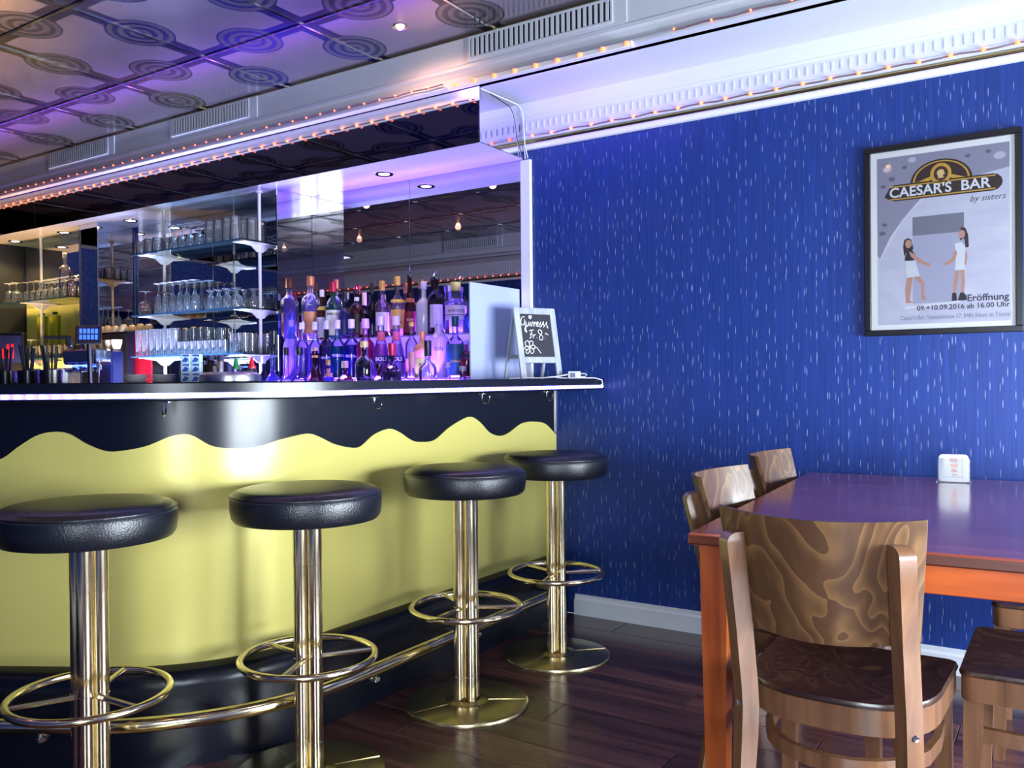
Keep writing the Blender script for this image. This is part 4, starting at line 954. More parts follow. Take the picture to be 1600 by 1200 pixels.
def vprof(H, Rr, style, liq=False):
    if style == 'std': p = [(0, 0), (.94, 0), (1, .02), (1, .60), (.93, .66), (.6, .73), (.34, .77), (.30, .80), (.30, .96), (.34, .965), (.34, 1)]
    elif style == 'wide': p = [(0, 0), (.85, 0), (.9, .02), (1, .62), (.97, .70), (.78, .77), (.42, .82), (.33, .85), (.33, .97), (.36, 1)]
    elif style == 'slim': p = [(0, 0), (.95, 0), (1, .02), (1, .66), (.8, .72), (.45, .77), (.40, .80), (.38, 1)]
    elif style == 'cone': p = [(0, 0), (.98, 0), (1, .02), (.95, .22), (.72, .52), (.48, .68), (.36, .76), (.33, 1)]
    elif style == 'onion': p = [(0, 0), (.75, 0), (.95, .06), (1, .20), (.92, .36), (.6, .52), (.32, .64), (.26, .72), (.26, 1)]
    elif style == 'round': p = [(0, 0), (.9, 0), (1, .04), (1, .40), (.9, .48), (.5, .56), (.34, .62), (.32, .66), (.32, 1)]
    elif style == 'gin': p = [(0, 0), (.92, 0), (.96, .015), (1, .66), (.96, .71), (.6, .76), (.40, .80), (.40, 1)]
    elif style == 'frost': p = [(0, 0), (.96, 0), (1, .02), (1, .52), (.88, .60), (.5, .70), (.33, .75), (.30, .80), (.30, 1)]
    return [(r * Rr, z * H) for r, z in p]
def rad_at(prof, z):
    for (r0, z0), (r1, z1) in zip(prof[:-1], prof[1:]):
        if z0 <= z <= z1 and z1 > z0: return r0 + (r1 - r0) * (z - z0) / (z1 - z0)
    return prof[-1][0]
def bottle(px, ytop, wpx, tier, style, glass, label, cap=(20, 20, 24), capf=.12, lab=None, labcol=(220, 220, 225), text=None, tcol=(40, 40, 50), level=None, liquid=None, kind='g', pour=False, band=None, dy=0, group=None, neck=None, tsize=1.0):
    Y, Z0 = {1: (T1Y, T1Z), 2: (T2Y, T2Z), 3: (T3Y, T3Z)}[tier]; Y += dy
    q = onY(px, ytop, Y); H = q.z - Z0; d = (q - CAM).dot(fw); Rr = wpx * d / F / 2 * (1.08 if tier == 1 else 1.2)
    rz = math.atan2(-q.y, -q.x) + pi / 2
    t = thing('liquor_bottle', label, 'bottle', (q.x, Y, Z0), rz, group or {1: 'bottles on the top step', 2: 'bottles on the middle step', 3: 'small bottles in the front row'}[tier])
    Hc = H * (1 - capf * .75); prof = vprof(Hc, Rr, style)
    gm = colmat(glass, kind=kind) if kind != 'solid' else colmat(glass, .12)
    MB().lathe(prof, n=22, cap=False).build('bottle_glass', gm, t, True)
    if liquid:
        lv = (level or .55) * Hc; lp = [(max(r - .0022, 0), max(z, .004)) for r, z in prof if z < lv]; lp.append((max(rad_at(prof, lv) - .0022, .001), lv)); lp.append((0, lv))
        MB().lathe(lp, n=18, cap=False).build('liquid', colmat(liquid, .15), t, True)
    nr = rad_at(prof, Hc * .99); cz = H * (1 - capf)
    if pour:
        MB().lathe([(nr * 1.15, cz), (nr * 1.2, cz + H * .04), (nr * .8, cz + H * .05), (nr * .5, cz + H * .06)], n=14).build('pourer_collar', colmat((18, 18, 22)), t, True)
        MB().tube([(0, 0, cz + H * .05), (0, -.003, H * .97), (0, -.012, H * 1.0)], .0032, 8).build('pourer_spout', M['chrome'], t, True)
    else:
        MB().lathe([(nr * 1.12, cz), (nr * 1.16, cz + .002), (nr * 1.16, H - .002), (nr * 1.05, H), (0, H)], n=18, cap=False).build('cap', colmat(cap, .35, .3 if max(cap) > 150 and min(cap) < 120 else 0), t, True)
    if neck:
        z0, z1, c_ = neck; MB().lathe([(rad_at(prof, z * Hc) + .0012, z * Hc) for z in (z0, (z0 + z1) / 2, z1)], n=20, cap=False).build('neck_label', colmat(c_), t, True)
    if lab:
        z0, z1, hw_ = lab; k = 7
        zs = [z0 + (z1 - z0) * i / k for i in range(k + 1)]
        MB().lathe([(rad_at(prof, z * Hc) + .0011, z * Hc) for z in zs], n=14, cap=False, a0=-pi / 2 - hw_, a1=-pi / 2 + hw_).build('label', colmat(labcol), t, True)
        if band: MB().lathe([(rad_at(prof, z * Hc) + .0016, z * Hc) for z in band[:2]], n=14, cap=False, a0=-pi / 2 - hw_, a1=-pi / 2 + hw_).build('label_band', colmat(band[2]), t, True)
    if text:
        zc = text[1] * Hc; rr = rad_at(prof, zc) + .0022
        textmesh(text[0], Rr * .5 * tsize, colmat(tcol), 'lettering', t, Matrix.Translation((0, 0, zc)), .0002, .0002, cyl=rr)
    return t
AMB, CLR = (120, 70, 40), (210, 215, 235)
# top step, left to right
bottle(451, 435, 27, 1, 'wide', CLR, 'wide clear spirit bottle with a peach label and cork cap, leftmost on the top step', (190, 130, 90), .13, (.08, .50, 1.1), (214, 150, 110), kind='clear', neck=(.50, .56, (190, 170, 60)))
bottle(468, 455, 13, 1, 'slim', (20, 70, 40), 'slim dark green bottle between the two peach-label bottles', (50, 20, 60), .2, dy=.045)
bottle(485, 432, 27, 1, 'wide', CLR, 'wide clear spirit bottle with a peach label, second tall one from the left', (200, 120, 80), .15, (.12, .50, .9), (222, 156, 112), kind='clear')
bottle(503, 453, 17, 1, 'std', (110, 60, 26), 'brown whisky bottle with white cap, yellow neck band and pale label', (225, 222, 235), .14, (.05, .50, 1.3), (214, 214, 238), neck=(.66, .74, (200, 190, 50)))
bottle(520, 441, 23, 1, 'std', (24, 120, 70), 'green whisky bottle with red cap and white label', (170, 20, 50), .17, (.08, .58, 1.1), (225, 222, 222), text=('JAMESON', .50), tcol=(40, 40, 40), tsize=.8)
bottle(538, 457, 18, 1, 'std', (50, 60, 110), 'blue-grey bottle with black cap on the top step', (26, 28, 50), .2, (.1, .5, 1.0), (40, 50, 110))
bottle(557, 448, 22, 1, 'std', (90, 40, 30), 'dark brown bottle with pourer and black diamond label', pour=True, capf=.13, lab=(.12, .5, .9), labcol=(30, 22, 28), neck=(.80, .88, (225, 225, 235)))
bottle(569, 457, 18, 1, 'std', (36, 24, 30), 'dark bottle with a long cream cap and pink label', (232, 210, 196), .28, (.1, .44, 1.0), (212, 150, 190), dy=.02)
bottle(581, 442, 12, 1, 'slim', (16, 18, 26), 'slim tall black bottle on the top step', (14, 14, 20), .2)
bottle(597, 439, 22, 1, 'std', (206, 170, 190), 'clear rum bottle with gold cap and white label', (214, 160, 90), .17, (.12, .50, 1.0), (228, 216, 230), kind='clear', liquid=(150, 70, 60), level=.42)
bottle(621, 432, 22, 1, 'std', (226, 200, 160), 'clear rum bottle with yellow label and a red round emblem', (214, 178, 80), .15, (.14, .50, 1.1), (232, 180, 100), kind='clear', neck=(.64, .69, (240, 210, 70)), text=('RUM', .26), tcol=(170, 30, 40))
bottle(640, 420, 20, 1, 'cone', (70, 24, 26), 'tall dark brown bottle with pourer and red label, tallest on the top step', pour=True, capf=.13, lab=(.06, .40, 1.2), labcol=(130, 26, 40), neck=(.55, .62, (200, 110, 70)), text=('RUM', .26), tcol=(230, 200, 200))
bottle(662, 440, 23, 1, 'std', (222, 222, 250), 'white frosted bottle with a white cap on the top step', (226, 226, 250), .14, kind='solid')
bottle(681, 425, 26, 1, 'std', (20, 14, 26), 'black bottle with pourer and round white label', pour=True, capf=.12, lab=(.12, .52, .75), labcol=(222, 216, 244))
bottle(703, 446, 15, 1, 'std', (200, 200, 250), 'pale bottle with white cap behind the gin bottle', (214, 214, 250), .12, dy=.05)
bottle(712, 441, 32, 1, 'gin', CLR, 'broad clear gin bottle with yellow cap and framed label', (222, 206, 120), .17, (.30, .62, 1.2), (226, 206, 232), kind='clear', band=(.40, .415, (50, 40, 120)), text=("GORDON'S", .50), tcol=(50, 34, 110), tsize=.62)
bottle(732, 471, 13, 1, 'std', (60, 90, 150), 'teal-capped bottle beside the white screen', (20, 70, 90), .2)
# middle step
bottle(455, 488, 22, 2, 'frost', (150, 120, 250), 'frosted violet vodka bottle with a blue neck', (60, 50, 170), .12, kind='solid', neck=(.66, .86, (50, 60, 190)))
bottle(472, 504, 18, 2, 'std', (170, 130, 250), 'clear bottle with violet liquid and white cap, left of the middle step', (220, 210, 250), .12, kind='clear', liquid=(120, 80, 220), level=.6)
bottle(492, 503, 17, 2, 'std', (160, 120, 250), 'clear bottle with silver cap between violet and dark bottles', (214, 208, 240), .14, kind='clear', liquid=(90, 60, 200), level=.5)
bottle(510, 501, 20, 2, 'std', (30, 24, 50), 'dark vodka bottle with silver cap', (204, 204, 226), .15, text=('VODKA', .40), tcol=(200, 205, 245), tsize=.9)
bottle(527, 500, 20, 2, 'std', (20, 110, 170), 'teal-blue vodka bottle with white cap', (226, 214, 236), .15, liquid=(10, 90, 160), level=.62, kind='clear', text=('VODKA', .44), tcol=(200, 215, 250), tsize=.9)
bottle(549, 499, 22, 2, 'std', (40, 40, 220), 'blue vodka bottle with white cap and pale lettering', (226, 214, 230), .15, liquid=(36, 40, 190), level=.64, kind='clear', text=('VODKA', .42), tcol=(206, 214, 250), tsize=.9)
bottle(571, 498, 24, 2, 'std', (250, 60, 170), 'bright pink liqueur bottle', (214, 180, 236), .16, liquid=(245, 40, 150), level=.70, kind='clear')
for px, lb in ((595, 'conical liqueur bottle with silver cap and black band, left one of a pair'), (619, 'conical liqueur bottle with silver cap and black band, right one of a pair')):
    bottle(px, 494, 25, 2, 'cone', (220, 150, 250), lb, (196, 190, 240), .15, (.28, .40, 1.5), (26, 22, 70), kind='clear', liquid=(190, 60, 230) if px < 600 else (170, 130, 240), level=.62, neck=(.68, .84, (200, 90, 110)), text=('BOLS', .34), tcol=(226, 226, 250), tsize=1.1)
bottle(643, 503, 17, 2, 'std', (190, 180, 240), 'clear bottle with small yellow cap and orange label', (206, 200, 90), .08, (.1, .36, 1.2), (226, 150, 120), kind='clear')
bottle(660, 518, 24, 2, 'wide', (235, 170, 120), 'bottle of milky orange juice liqueur with green and yellow label', (235, 170, 110), .12, (.06, .45, 1.1), (150, 190, 60), kind='solid', text=('Aloe', .30), tcol=(20, 90, 50))
bottle(685, 484, 25, 2, 'gin', (222, 196, 250), 'white gin bottle with a red-ringed cap and dark leaf drawing', (216, 206, 244), .22, kind='solid', neck=(.955, .985, (206, 60, 90)), text=('GIN', .50), tcol=(70, 50, 110), tsize=1.1)
bottle(711, 494, 24, 2, 'std', (160, 140, 250), 'bottle with green cap and dark green picture label', (16, 84, 80), .17, (.04, .62, 1.3), (26, 84, 96), kind='clear', text=('Cachaça', .30), tcol=(206, 200, 80), tsize=.7)
bottle(729, 532, 17, 2, 'std', (150, 60, 60), 'squat amber bottle with a black label band beside the white screen', (190, 170, 230), .1, (.55, .68, 1.4), (30, 20, 40), liquid=(130, 50, 60), level=.5)
# front row
bottle(412, 556, 13, 3, 'std', (30, 24, 70), 'small dark bottle, leftmost of the front row', (190, 190, 230), .16)
bottle(426, 543, 20, 3, 'round', (120, 120, 240), 'small clear bottle with black cap left of the mirrored partition', (16, 18, 30), .13, kind='clear')
bottle(447, 543, 18, 3, 'round', (150, 90, 250), 'small violet bottle with black cap right of the mirrored partition', (14, 16, 34), .14, kind='clear', liquid=(110, 60, 220), level=.35)
bottle(467, 542, 24, 3, 'round', (170, 120, 255), 'small round violet bottle with black cap in the front row', (16, 22, 44), .14, kind='clear', liquid=(140, 80, 240), level=.38)
bottle(492, 543, 28, 3, 'onion', (36, 14, 10), 'onion-shaped dark liqueur bottle with a gold neck ring', (190, 150, 130), .06, neck=(.86, .90, (210, 160, 90)))
bottle(513, 562, 14, 3, 'std', (60, 50, 160), 'small bottle with gold cap and pink neck label', (206, 160, 90), .12, neck=(.68, .88, (214, 150, 150)))
bottle(539, 564, 22, 3, 'std', (50, 20, 16), 'small dark bottle with cream cap in the front row', (226, 206, 180), .16)
bottle(569, 533, 25, 3, 'wide', (12, 34, 26), 'dark green herbal liqueur bottle with cream cap', (226, 206, 150), .10, (.08, .32, 1.0), (30, 40, 30))
bottle(592, 568, 22, 3, 'std', (26, 10, 14), 'short black bottle between green and red-capped bottles', (12, 12, 30), .12, (.05, .30, 1.0), (60, 60, 100))
bottle(612, 536, 25, 3, 'std', (16, 24, 16), 'dark bottle with red cap and white label in the front row', (170, 20, 60), .2, (.08, .36, 1.2), (214, 206, 232), text=('AMARO', .25), tcol=(150, 40, 70))
bottle(643, 550, 22, 3, 'round', (206, 170, 220), 'small clear bottle with a tall gold cap', (200, 150, 130), .30, kind='clear')
bottle(668, 532, 24, 3, 'wide', (180, 180, 240), 'clear rum bottle with black cap and round red mark', (18, 22, 40), .24, (.05, .22, 1.2), (40, 50, 120), kind='clear', text=('●', .36), tcol=(190, 30, 60), tsize=1.4)
bottle(700, 566, 20, 3, 'round', (190, 150, 240), 'small clear bottle low in front of the green-label bottle', (220, 200, 240), .12, kind='clear')
bottle(723, 572, 26, 3, 'round', (206, 110, 180), 'small round pink glass bottle beside the white screen', (214, 214, 244), .12, kind='clear')

# ------------------------------------------------------------------ glass shelves and their glasses
def shelf_unit(name, label, x0, x1, y0, y1, zs, poles, brw=.17):
    t = thing(name, label, 'shelf', (0, 0, 0)); ym = (y0 + y1) / 2
    for z in zs:
        o = MB().bbox(x0, x1, y0, y1, z - .008, z, .001).build('glass_shelf', M['shelf_glass'], t)
        MB().box(x0, x1, y0 - .0006, y0 - .0001, z - .0075, z - .0005).build('shelf_edge', M['edge_glass'], o)
    for px in poles:
        po_ = MB().tube([(px, ym, BZ), (px, ym, ZB - .001)], .0095, 12).lathe([(.022, 0), (.022, .004), (.01, .005)], (px, ym, BZ), 16).lathe([(.01, -.006), (.022, -.005), (.022, 0)], (px, ym, ZB - .001), 16).build('shelf_pole', M['white_gloss'], t, True)
        for z in zs:
            MB().prism([(-(ym - y0) * .92, z - .010), ((y1 - ym) * .92, z - .010), ((y1 - ym) * .92, z - .014), (.06, z - .026), (.022, z - .055), (-.022, z - .055), (-.06, z - .026), (-(ym - y0) * .92, z - .014)], -.004, .004, mat=Matrix.Translation((px, ym, 0)) @ Matrix.Rotation(R(90), 4, 'Z') @ Matrix.Rotation(R(90), 4, 'X')).build('shelf_bracket', M['white_gloss'], po_)
            MB().bbox(px - .045, px + .045, y0 + .015, y1 - .015, z - .0135, z - .0085, .001).build('bracket_plate', M['white_gloss'], po_)
    return t
Z1, Z2, Z3 = 1.915, 1.537, 1.284
shelf_unit('glass_shelving', 'three-tier glass shelving on two white poles, full of glasses', -4.87, -3.83, 3.165, 3.50, (Z1, Z2, Z3), (-4.768, -3.885))
shelf_unit('glass_shelving', 'glass shelving with one white pole at the far left', -6.92, -5.73, 3.285, 3.575, (1.722, 1.305), (-6.38,))
GP = {   # outer profiles (r, z); glasses stored upside down have the rim below
 'tumbler': [(.030, 0), (.033, .004), (.038, .088), (.0365, .088), (.030, .008), (0, .008)],
 'tumbler_down': [(.038, 0), (.0365, .001), (.029, .080), (0, .082), (0, .088), (.030, .088), (.038, 0)],
 'highball': [(0, .0), (.027, 0), (.028, .004), (.032, .162), (.0305, .162), (.0265, .012), (0, .012)],
 'short': [(0, .0), (.024, 0), (.026, .004), (.029, .078), (.0275, .078), (.024, .010), (0, .010)],
 'mid': [(0, .0), (.027, 0), (.029, .004), (.033, .112), (.0315, .112), (.027, .010), (0, .010)],
 'tall_down': [(.033, 0), (.0315, .001), (.030, .05), (.025, .130), (0, .132), (0, .140), (.026, .140), (.0315, .05), (.033, 0)],
 'wine_down': [(.030, 0), (.029, .001), (.036, .035), (.030, .062), (.008, .078), (.004, .088), (.0035, .128), (.008, .136), (.034, .139), (.034, .141), (0, .142)],
 'balloon_down': [(.032, 0), (.031, .001), (.045, .040), (.036, .075), (.010, .092), (.004, .10), (.0035, .138), (.010, .146), (.037, .149), (.037, .151), (0, .152)],
 'flute_down': [(.024, 0), (.023, .001), (.029, .04), (.026, .085), (.010, .112), (.0045, .122), (.004, .172), (.010, .180), (.031, .184), (.031, .186), (0, .187)],
 'goblet_down': [(.030, 0), (.029, .001), (.034, .035), (.030, .062), (.012, .080), (.008, .088), (.008, .100), (.026, .112), (.028, .116), (0, .117)],
}
GM = {k: MB().lathe(v, n=16, cap=False).mesh('glass_body', M['clear'], True) for k, v in GP.items()}
GN = dict(tumbler='tumbler', tumbler_down='tumbler', highball='highball_glass', short='short_glass', mid='water_glass', tall_down='beer_glass', wine_down='wine_glass', balloon_down='balloon_glass', flute_down='champagne_flute', goblet_down='goblet')
def glasses(kind, x0, x1, z, ys, step, label, group):
    base, _, where = label.partition(' on the ')
    rows = {1: ('',), 2: ('front row', 'back row'), 3: ('front row', 'middle row', 'back row'), 4: ('front row', 'second row', 'third row', 'back row')}[len(ys)]
    ORD = ('leftmost', 'second from left', 'third from left', 'fourth from left', 'fifth from left', 'sixth from left', 'seventh from left', 'eighth from left', 'ninth from left', 'tenth from left', 'eleventh from left')
    for r_, y in enumerate(ys):
        x = x0 + (step / 2 if r_ % 2 else 0); ci = 0
        while x <= x1:
            o = inst(GN[kind], GM[kind], None, (x + random.uniform(-.002, .002), y + random.uniform(-.002, .002), z), (0, 0, random.random() * 6)); tag(o, label + (', ' + rows[r_] if rows[r_] else '') + ', ' + ORD[ci], 'glass', group); x += step; ci += 1
YS3, YS4 = (3.215, 3.305, 3.40), (3.21, 3.285, 3.375, 3.45)
glasses('tumbler_down', -4.825, -4.58, Z1, YS3, .082, 'upturned tumbler, top glass shelf', 'tumblers on the top shelf')
glasses('wine_down', -4.50, -4.26, Z1, YS3, .078, 'upturned wine glass, top glass shelf', 'wine glasses on the top shelf')
glasses('tall_down', -4.17, -3.88, Z1, YS3, .073, 'upturned beer glass, top glass shelf', 'beer glasses on the top shelf')
glasses('balloon_down', -4.815, -4.76, Z2, (3.23, 3.335), .098, 'upturned balloon glass, middle glass shelf', 'balloon glasses on the middle shelf')
glasses('flute_down', -4.65, -4.26, Z2, YS4, .068, 'upturned champagne flute, middle glass shelf', 'champagne flutes on the middle shelf')
glasses('goblet_down', -4.17, -3.88, Z2, YS3, .074, 'upturned goblet, middle glass shelf', 'goblets on the middle shelf')
glasses('highball', -4.825, -4.24, Z3, (3.285, 3.36, 3.435), .067, 'tall highball glass behind the front ones, lowest shelf', 'highball glasses on the lowest shelf')
glasses('highball', -4.825, -4.48, Z3, (3.205,), .067, 'front highball glass, lowest shelf', 'highball glasses on the lowest shelf')
glasses('short', -4.42, -4.03, Z3, (3.205,), .0625, 'front short glass, lowest shelf', 'short glasses on the lowest shelf')
glasses('short', -4.18, -4.03, Z3, (3.275, 3.345), .0625, 'short glass behind the front ones, lowest shelf', 'short glasses on the lowest shelf')
glasses('mid', -3.96, -3.86, Z3, (3.22, 3.30, 3.38), .071, 'water glass, right end of lowest shelf', 'water glasses on the lowest shelf')
glasses('balloon_down', -6.66, -6.50, 1.722, (3.345,), .098, 'large balloon glass, far left upper shelf', 'wine glasses on the far left shelf')
glasses('wine_down', -6.40, -5.86, 1.722, (3.34, 3.43), .08, 'upturned wine glass, far left upper shelf', 'wine glasses on the far left shelf')
glasses('flute_down', -6.45, -5.95, 1.722, (3.52,), .075, 'upturned flute behind the far left wine glasses', 'wine glasses on the far left shelf')
glasses('wine_down', -6.60, -6.34, 1.305, (3.34, 3.43), .08, 'upturned wine glass, far left lower shelf', 'wine glasses on the lower left shelf')
glasses('tumbler', -6.26, -5.80, 1.305, (3.34, 3.43, 3.52), .083, 'yellow-lit tumbler, far left lower shelf', 'tumblers on the lower left shelf')
q = onY(101, 395, 3.38); t = thing('decanter', 'tall clear decanter with a stopper among the wine glasses at far left', 'decanter', (q.x, 3.38, 1.722))
H = q.z - 1.722; MB().lathe(vprof(H * .88, .042, 'wide'), n=20, cap=False).build('decanter_body', colmat((235, 215, 190), kind='clear'), t, True); MB().lathe([(.012, H * .84), (.016, H * .90), (.016, H * .97), (.008, H), (0, H)], n=14, cap=False).build('stopper', colmat((226, 206, 180)), t, True)
q = onY(112, 425, 3.32); t = thing('pink_bottle', 'pink bottle at the right end of the upper far left shelf', 'bottle', (q.x, 3.32, 1.722)); H = q.z - 1.722
MB().lathe(vprof(H * .9, .035, 'std'), n=20, cap=False).build('bottle_glass', colmat((225, 160, 160), kind='clear'), t, True); MB().lathe([(.013, H * .84), (.013, H), (0, H)], n=14, cap=False).build('cap', colmat((60, 40, 40)), t, True)
for px in (66, 86):
    q = onY(px, 489, 3.53); H = .235
    t = thing('yellow_green_bottle', 'tall yellow-green tin, %s of the two behind the glasses at far left' % ('left' if px == 66 else 'right'), 'tin', (q.x, 3.53, 1.305), .3)
    MB().bbox(-.034, .034, -.025, .025, 0, H * 1.42, .008).build('tin_body', colmat((150, 160, 30), .3), t); MB().lathe([(.018, H * 1.42), (.018, H * 1.42 + .02), (0, H * 1.42 + .02)], n=14, cap=False).build('cap', colmat((60, 70, 20)), t, True)

# ------------------------------------------------------------------ things on the back counter, left
def at(px, Y): q = onY(px, 560, Y); return q.x
x = at(158, 3.28); x1_ = at(200, 3.28) - x; t = thing('tall_cabinet', 'tall black cabinet left of the red panel', 'cabinet', (x, 3.28, BZ))
MB().bbox(0, x1_, 0, .05, 0, .455, .004).build('cabinet_body', M['black_gloss'], t); MB().bbox(.004, x1_ * .6, -.004, -.0005, .02, .44, .002).build('cabinet_door', M['dark'], t); MB().bbox(x1_ * .6 + .004, x1_ - .004, -.004, -.0005, .02, .44, .002).build('cabinet_door', M['dark'], t)
xr = at(220, 3.34); o = MB().bbox(at(203, 3.34), at(236, 3.34), 3.34, 3.352, BZ, 1.455, .002).build('red_panel', M['red_panel']); tag(o, 'glossy red panel under the cream bowls behind the highball glasses', 'panel')
o = MB().bbox(at(203, 3.34), at(236, 3.34) + .03, 3.335, 3.46, 1.456, 1.462, .001).build('board', M['black']); tag(o, 'thin black board on top of the red panel', 'board')
for k, px in enumerate((160, 169, 181, 194, 207, 220, 233)):
    Y = 3.305 if k < 4 else 3.395; zz = BZ + .455 if k < 4 else 1.462
    t = MB().lathe([(0, .05), (.02, .05), (.035, .047), (.055, .03), (.062, .003), (.060, 0)], n=22, cap=False).build('bowl', M['cream'], None, True, loc=(at(px, Y), Y, zz))
    t.scale = (.62, .42, .85 + .1 * (k % 2)); tag(t, ('upturned cream bowl on the black cabinet, %s' if k < 4 else 'upturned cream bowl on the board above the red panel, %s') % ('leftmost', 'second from left', 'third from left', 'rightmost', 'left one', 'middle one', 'right one')[k], 'bowl', 'cream bowls in a row')
# till screen on a stand
t = thing('till_screen', 'small tilted touch screen with blue buttons on a black stand', 'screen', (at(139, 2.93), 2.93, BZ), R(52))
SM = Matrix.Translation((0, -.02, .385)) @ Matrix.Rotation(R(90 - 14), 4, 'X')
SM = SM @ Matrix.Translation((0, .03, 0)) @ Matrix.Scale(.84, 4)
MB().bbox(-.085, .085, -.068, .068, -.02, 0, .005, mat=SM).build('screen_housing', M['black'], t)
sc_ = MB().box(-.064, .070, -.045, .052, .0004, .001, mat=SM).build('display', pmat('screen_glow', srgb(10, 20, 70), .2, emit=srgb(10, 20, 90), estr=.3), t)
bmt = pmat('screen_buttons', srgb(70, 130, 220), .3, emit=srgb(50, 100, 200), estr=.35)
for i in range(5):
    for j in range(2): MB().box(-.058 + i * .025, -.058 + i * .025 + .018, -.038 + j * .045, -.038 + j * .045 + .034, .0012, .0016, mat=SM).build('screen_button', bmt, sc_)
MB().tube([(0, .03, 0), (0, .03, .25), (0, 0, .39)], .014, 10).bbox(-.09, .09, -.07, .09, 0, .012, .004).build('screen_stand', M['black'], t, True)
MB().bbox(-.24, -.09, -.02, .02, .385, .405, .004).bbox(-.12, -.085, -.03, .03, .34, .40, .006).build('card_reader_arm', M['black'], t)
# coffee machine
t = thing('coffee_machine', 'chrome coffee machine glowing blue behind the bar', 'coffee machine', (at(164, 3.12), 3.14, BZ))
MB().bbox(-.26, .07, -.02, .07, 0, .33, .012).build('machine_body', pmat('blue_steel', srgb(8, 12, 44), .3), t)
MB().bbox(-.27, .08, -.14, -.02, .24, .335, .012).build('group_housing', M['chrome'], t); MB().bbox(-.27, .08, -.16, -.02, 0, .05, .004).build('drip_tray', M['steel'], t)
for k in range(3):
    xx = -.20 + k * .11; g_ = MB().lathe([(.03, .24), (.032, .205), (.02, .19), (0, .19)], (xx, -.08, 0), 16, cap=False).build('group_head', M['chrome'], t, True); MB().tube([(xx, -.10, .205), (xx, -.19, .195)], .009, 8).build('portafilter_handle', M['black'], g_, True)
MB().bbox(-.25, .06, -.145, -.141, .228, .236, .001).build('light_bar', pmat('blue_light', (.1, .2, 1, 1), .4, emit=(.03, .06, 1, 1), estr=9), t)
MB().tube([(.075, -.08, .28), (.10, -.12, .24), (.11, -.13, .12)], .005, 8).build('steam_wand', M['chrome'], t, True)
for k in range(5):
    o = MB().lathe([(0, 0), (.02, 0), (.032, .035), (.034, .058), (.031, .058), (.02, .006), (0, .006)], n=18, cap=False).build('coffee_cup', M['cream'], None, True, loc=(t.location.x - .23 + k * .073, 3.16, BZ + .3352)); tag(o, 'small white cup on the coffee machine, ' + ('leftmost', 'second from left', 'middle one', 'second from right', 'rightmost')[k], 'cup', 'cups on the coffee machine')
# sign with red letters at far left edge
t = thing('drinks_fridge_sign', 'dark blue and red sign with bold red letters at the left edge', 'sign', (at(13, 3.10), 3.10, BZ), R(38))
MB().bbox(-.16, .10, 0, .06, 0, .48, .004).build('sign_body', M['dark'], t); MB().box(-.15, .09, -.004, -.001, .27, .46).build('sign_face', colmat((18, 30, 90)), t)
textmesh('ull', .14, colmat((214, 24, 48)), 'lettering', t, Matrix.Translation((-.02, -.005, .345)) @ Matrix.Rotation(R(90), 4, 'X'), .0025, .0006)

# ------------------------------------------------------------------ things on the bar top
def onbar(px, Y): q = onY(px, 597, Y); return Vector((q.x, Y, TOP))
for gi, (px, n) in enumerate(((10, 9), (45, 8), (80, 7))):
    p = onbar(px, 1.40)
    h = thing('straw_holder', ['dark straw holder at the left edge of the bar top', 'dark straw holder second from the left on the bar top', 'dark straw holder beside the white napkin box'][gi], 'holder', p)
    MB().lathe([(0, .002), (.0, 0), (.030, 0), (.031, .040), (.0295, .040), (.0285, .003), (0, .003)], n=22, cap=False).build('holder_cup', colmat((16, 16, 22), .25), h, True)
    for k in range(n):
        a = k * 2.4 + gi; r0 = .013 * math.sqrt(k / n) + .002; r1 = r0 * 1.0; d = Vector((-.5, .2, 0))
        b0 = Vector((p.x + cos(a) * r0 * .8, p.y + sin(a) * r0 * .8, TOP + .0035)); tl = Vector((cos(a) * .016 - .006, sin(a) * .012, .104 + .012 * random.random()))
        o = MB().tube([(0, 0, 0), tl * .5, tl], .0030, 8).build('straw', M['straw'], None, True, loc=b0); tag(o, 'thin black drinking straw in a holder at the left of the bar top', 'straw', 'black straws on the bar')
p = onbar(92, 1.43); t = thing('napkin_box', 'small white napkin box on the bar top beside the black straws', 'box', p, R(58))
MB().bbox(-.024, .024, -.02, .02, 0, .034, .003).build('box_body', M['paper'], t); MB().prism([(-.02, .034), (.018, .034), (.012, .044), (.002, .039), (-.008, .047)], -.001, .001, mat=RX).build('napkin', M['paper'], t)
for gi, px in enumerate((214, 254)):
    p = onbar(px, 1.60 + .045 * gi)
    for k in range(4):
        o = MB().lathe([(0, .0), (.035, 0), (.040, .002), (.058, .006), (.060, .0075), (.057, .0075), (.038, .0035), (0, .003)], n=30, cap=False).build('saucer', M['white_gloss'], None, True, loc=(p.x, p.y, TOP + k * .0062)); o.scale = (.66, .66, .8)
        tag(o, 'white saucer in the %s stack on the bar top, %s' % ('left' if gi == 0 else 'right', ('bottom one', 'second from bottom', 'second from top', 'top one')[k]), 'saucer', 'stacked white saucers')
p = onbar(300, 1.72); CS = .86
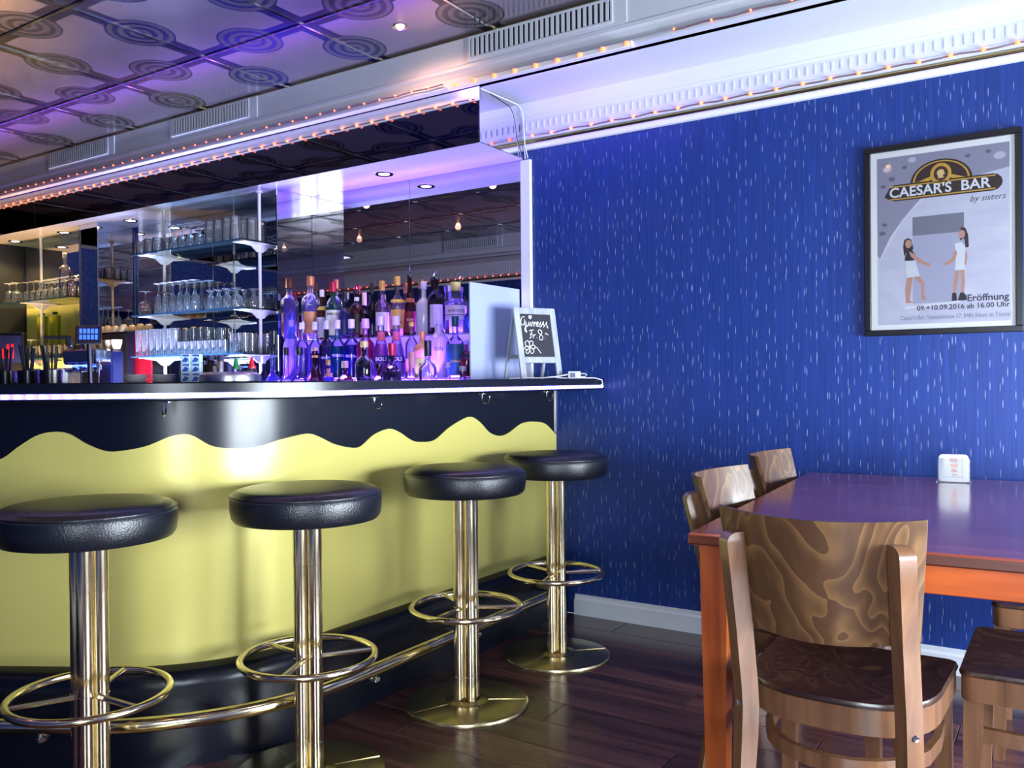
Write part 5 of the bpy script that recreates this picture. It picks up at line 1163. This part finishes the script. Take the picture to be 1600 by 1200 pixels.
for i in range(2):
    for j in range(3):
        t = thing('drinks_carton', 'small blue and white patterned carton, %s, %s row' % ('left' if i == 0 else 'right', ('bottom', 'middle', 'top')[j]), 'carton', (p.x + (-.0155 + i * .031) * cos(R(36)), p.y + (-.0155 + i * .031) * sin(R(36)), TOP + j * .0297), R(36), 'stacked blue and white cartons'); t.scale = (CS, CS, CS)
        MB().bbox(-.0175, .0175, -.015, .015, 0, .034, .002).build('carton_body', colmat((190, 214, 240)), t)
        MB().prism([(-.014, .004), (.004, .004), (.012, .016), (-.002, .022)], .0151, .0156, mat=RX).prism([(-.012, .026), (.012, .024), (.013, .031), (-.010, .031)], .0151, .0156, mat=RX).build('print', colmat((30, 70, 170)), t)
        MB().prism([(.005, .006), (.013, .006), (.013, .013)], .0151, .0157, mat=RX).build('print', colmat((60, 190, 150)), t)
p = onbar(360, 1.70); t = thing('steel_tray', 'round brushed steel tray with a raised rim on the bar top', 'tray', p)
MB().lathe([(0, .034), (.075, .0355), (.098, .033), (.108, .026), (.110, .018), (.110, .002), (.108, 0), (0, 0)], n=48, cap=False).build('tray_body', M['steel'], t, True); t.scale = (.80, .80, .82)
for px, c, lb in ((369, (20, 150, 90), 'green'), (394, (214, 24, 50), 'red')):
    p = onbar(px, 1.90); t = thing('squeeze_bottle', 'clear squeeze bottle with a %s pointed nozzle behind the steel tray' % lb, 'bottle', p); t.scale = (.86, .86, .86)
    MB().lathe([(0, 0), (.017, 0), (.018, .004), (.018, .040), (.014, .050)], n=18, cap=False).build('bottle_body', colmat((200, 200, 225), kind='clear'), t, True)
    MB().lathe([(.0155, .050), (.0155, .058), (.010, .062), (.008, .076), (.003, .094), (0, .095)], n=16, cap=False).build('nozzle', colmat(c, .35), t, True)
for k, px in enumerate((320, 329, 337, 345)):
    p = onbar(px, 1.84); H = .072 + .018 * (k % 2); t = thing('spice_mill', ['dark spice mill behind the steel tray, leftmost of four', 'tall dark spice mill behind the steel tray with silver cap, second of four', 'grey spice mill behind the steel tray, third of four', 'tall silver spice mill behind the steel tray, rightmost of four'][k], 'mill', p)
    MB().lathe([(0, 0), (.011, 0), (.011, H * .7), (.009, H * .74), (.011, H * .8)], n=14, cap=False).build('mill_body', M['black'] if k < 2 else M['steel'], t, True); MB().lathe([(.011, H * .8), (.0095, H * .96), (0, H)], n=14, cap=False).build('mill_cap', M['chrome'], t, True)

# loudspeaker high in the corner behind the camera, seen in the partition mirror
t = thing('wall_speaker', 'grey loudspeaker hung high in the room corner, seen in the mirrored partition', 'speaker', (.75, YF + .12, 2.02), R(150))
MB().bbox(-.10, .10, -.08, .08, 0, .26, .01).build('speaker_box', colmat((120, 116, 112)), t); MB().lathe([(.07, 0), (.075, .004), (.06, .006), (.02, -.002), (0, .004)], n=24, cap=False, mat=Matrix.Translation((0, .081, .11)) @ Matrix.Rotation(R(-90), 4, 'X')).build('speaker_cone', M['black'], t, True)
MB().bbox(-.02, .02, -.12, -.08, .1, .16, .003).build('wall_bracket', M['black'], t)
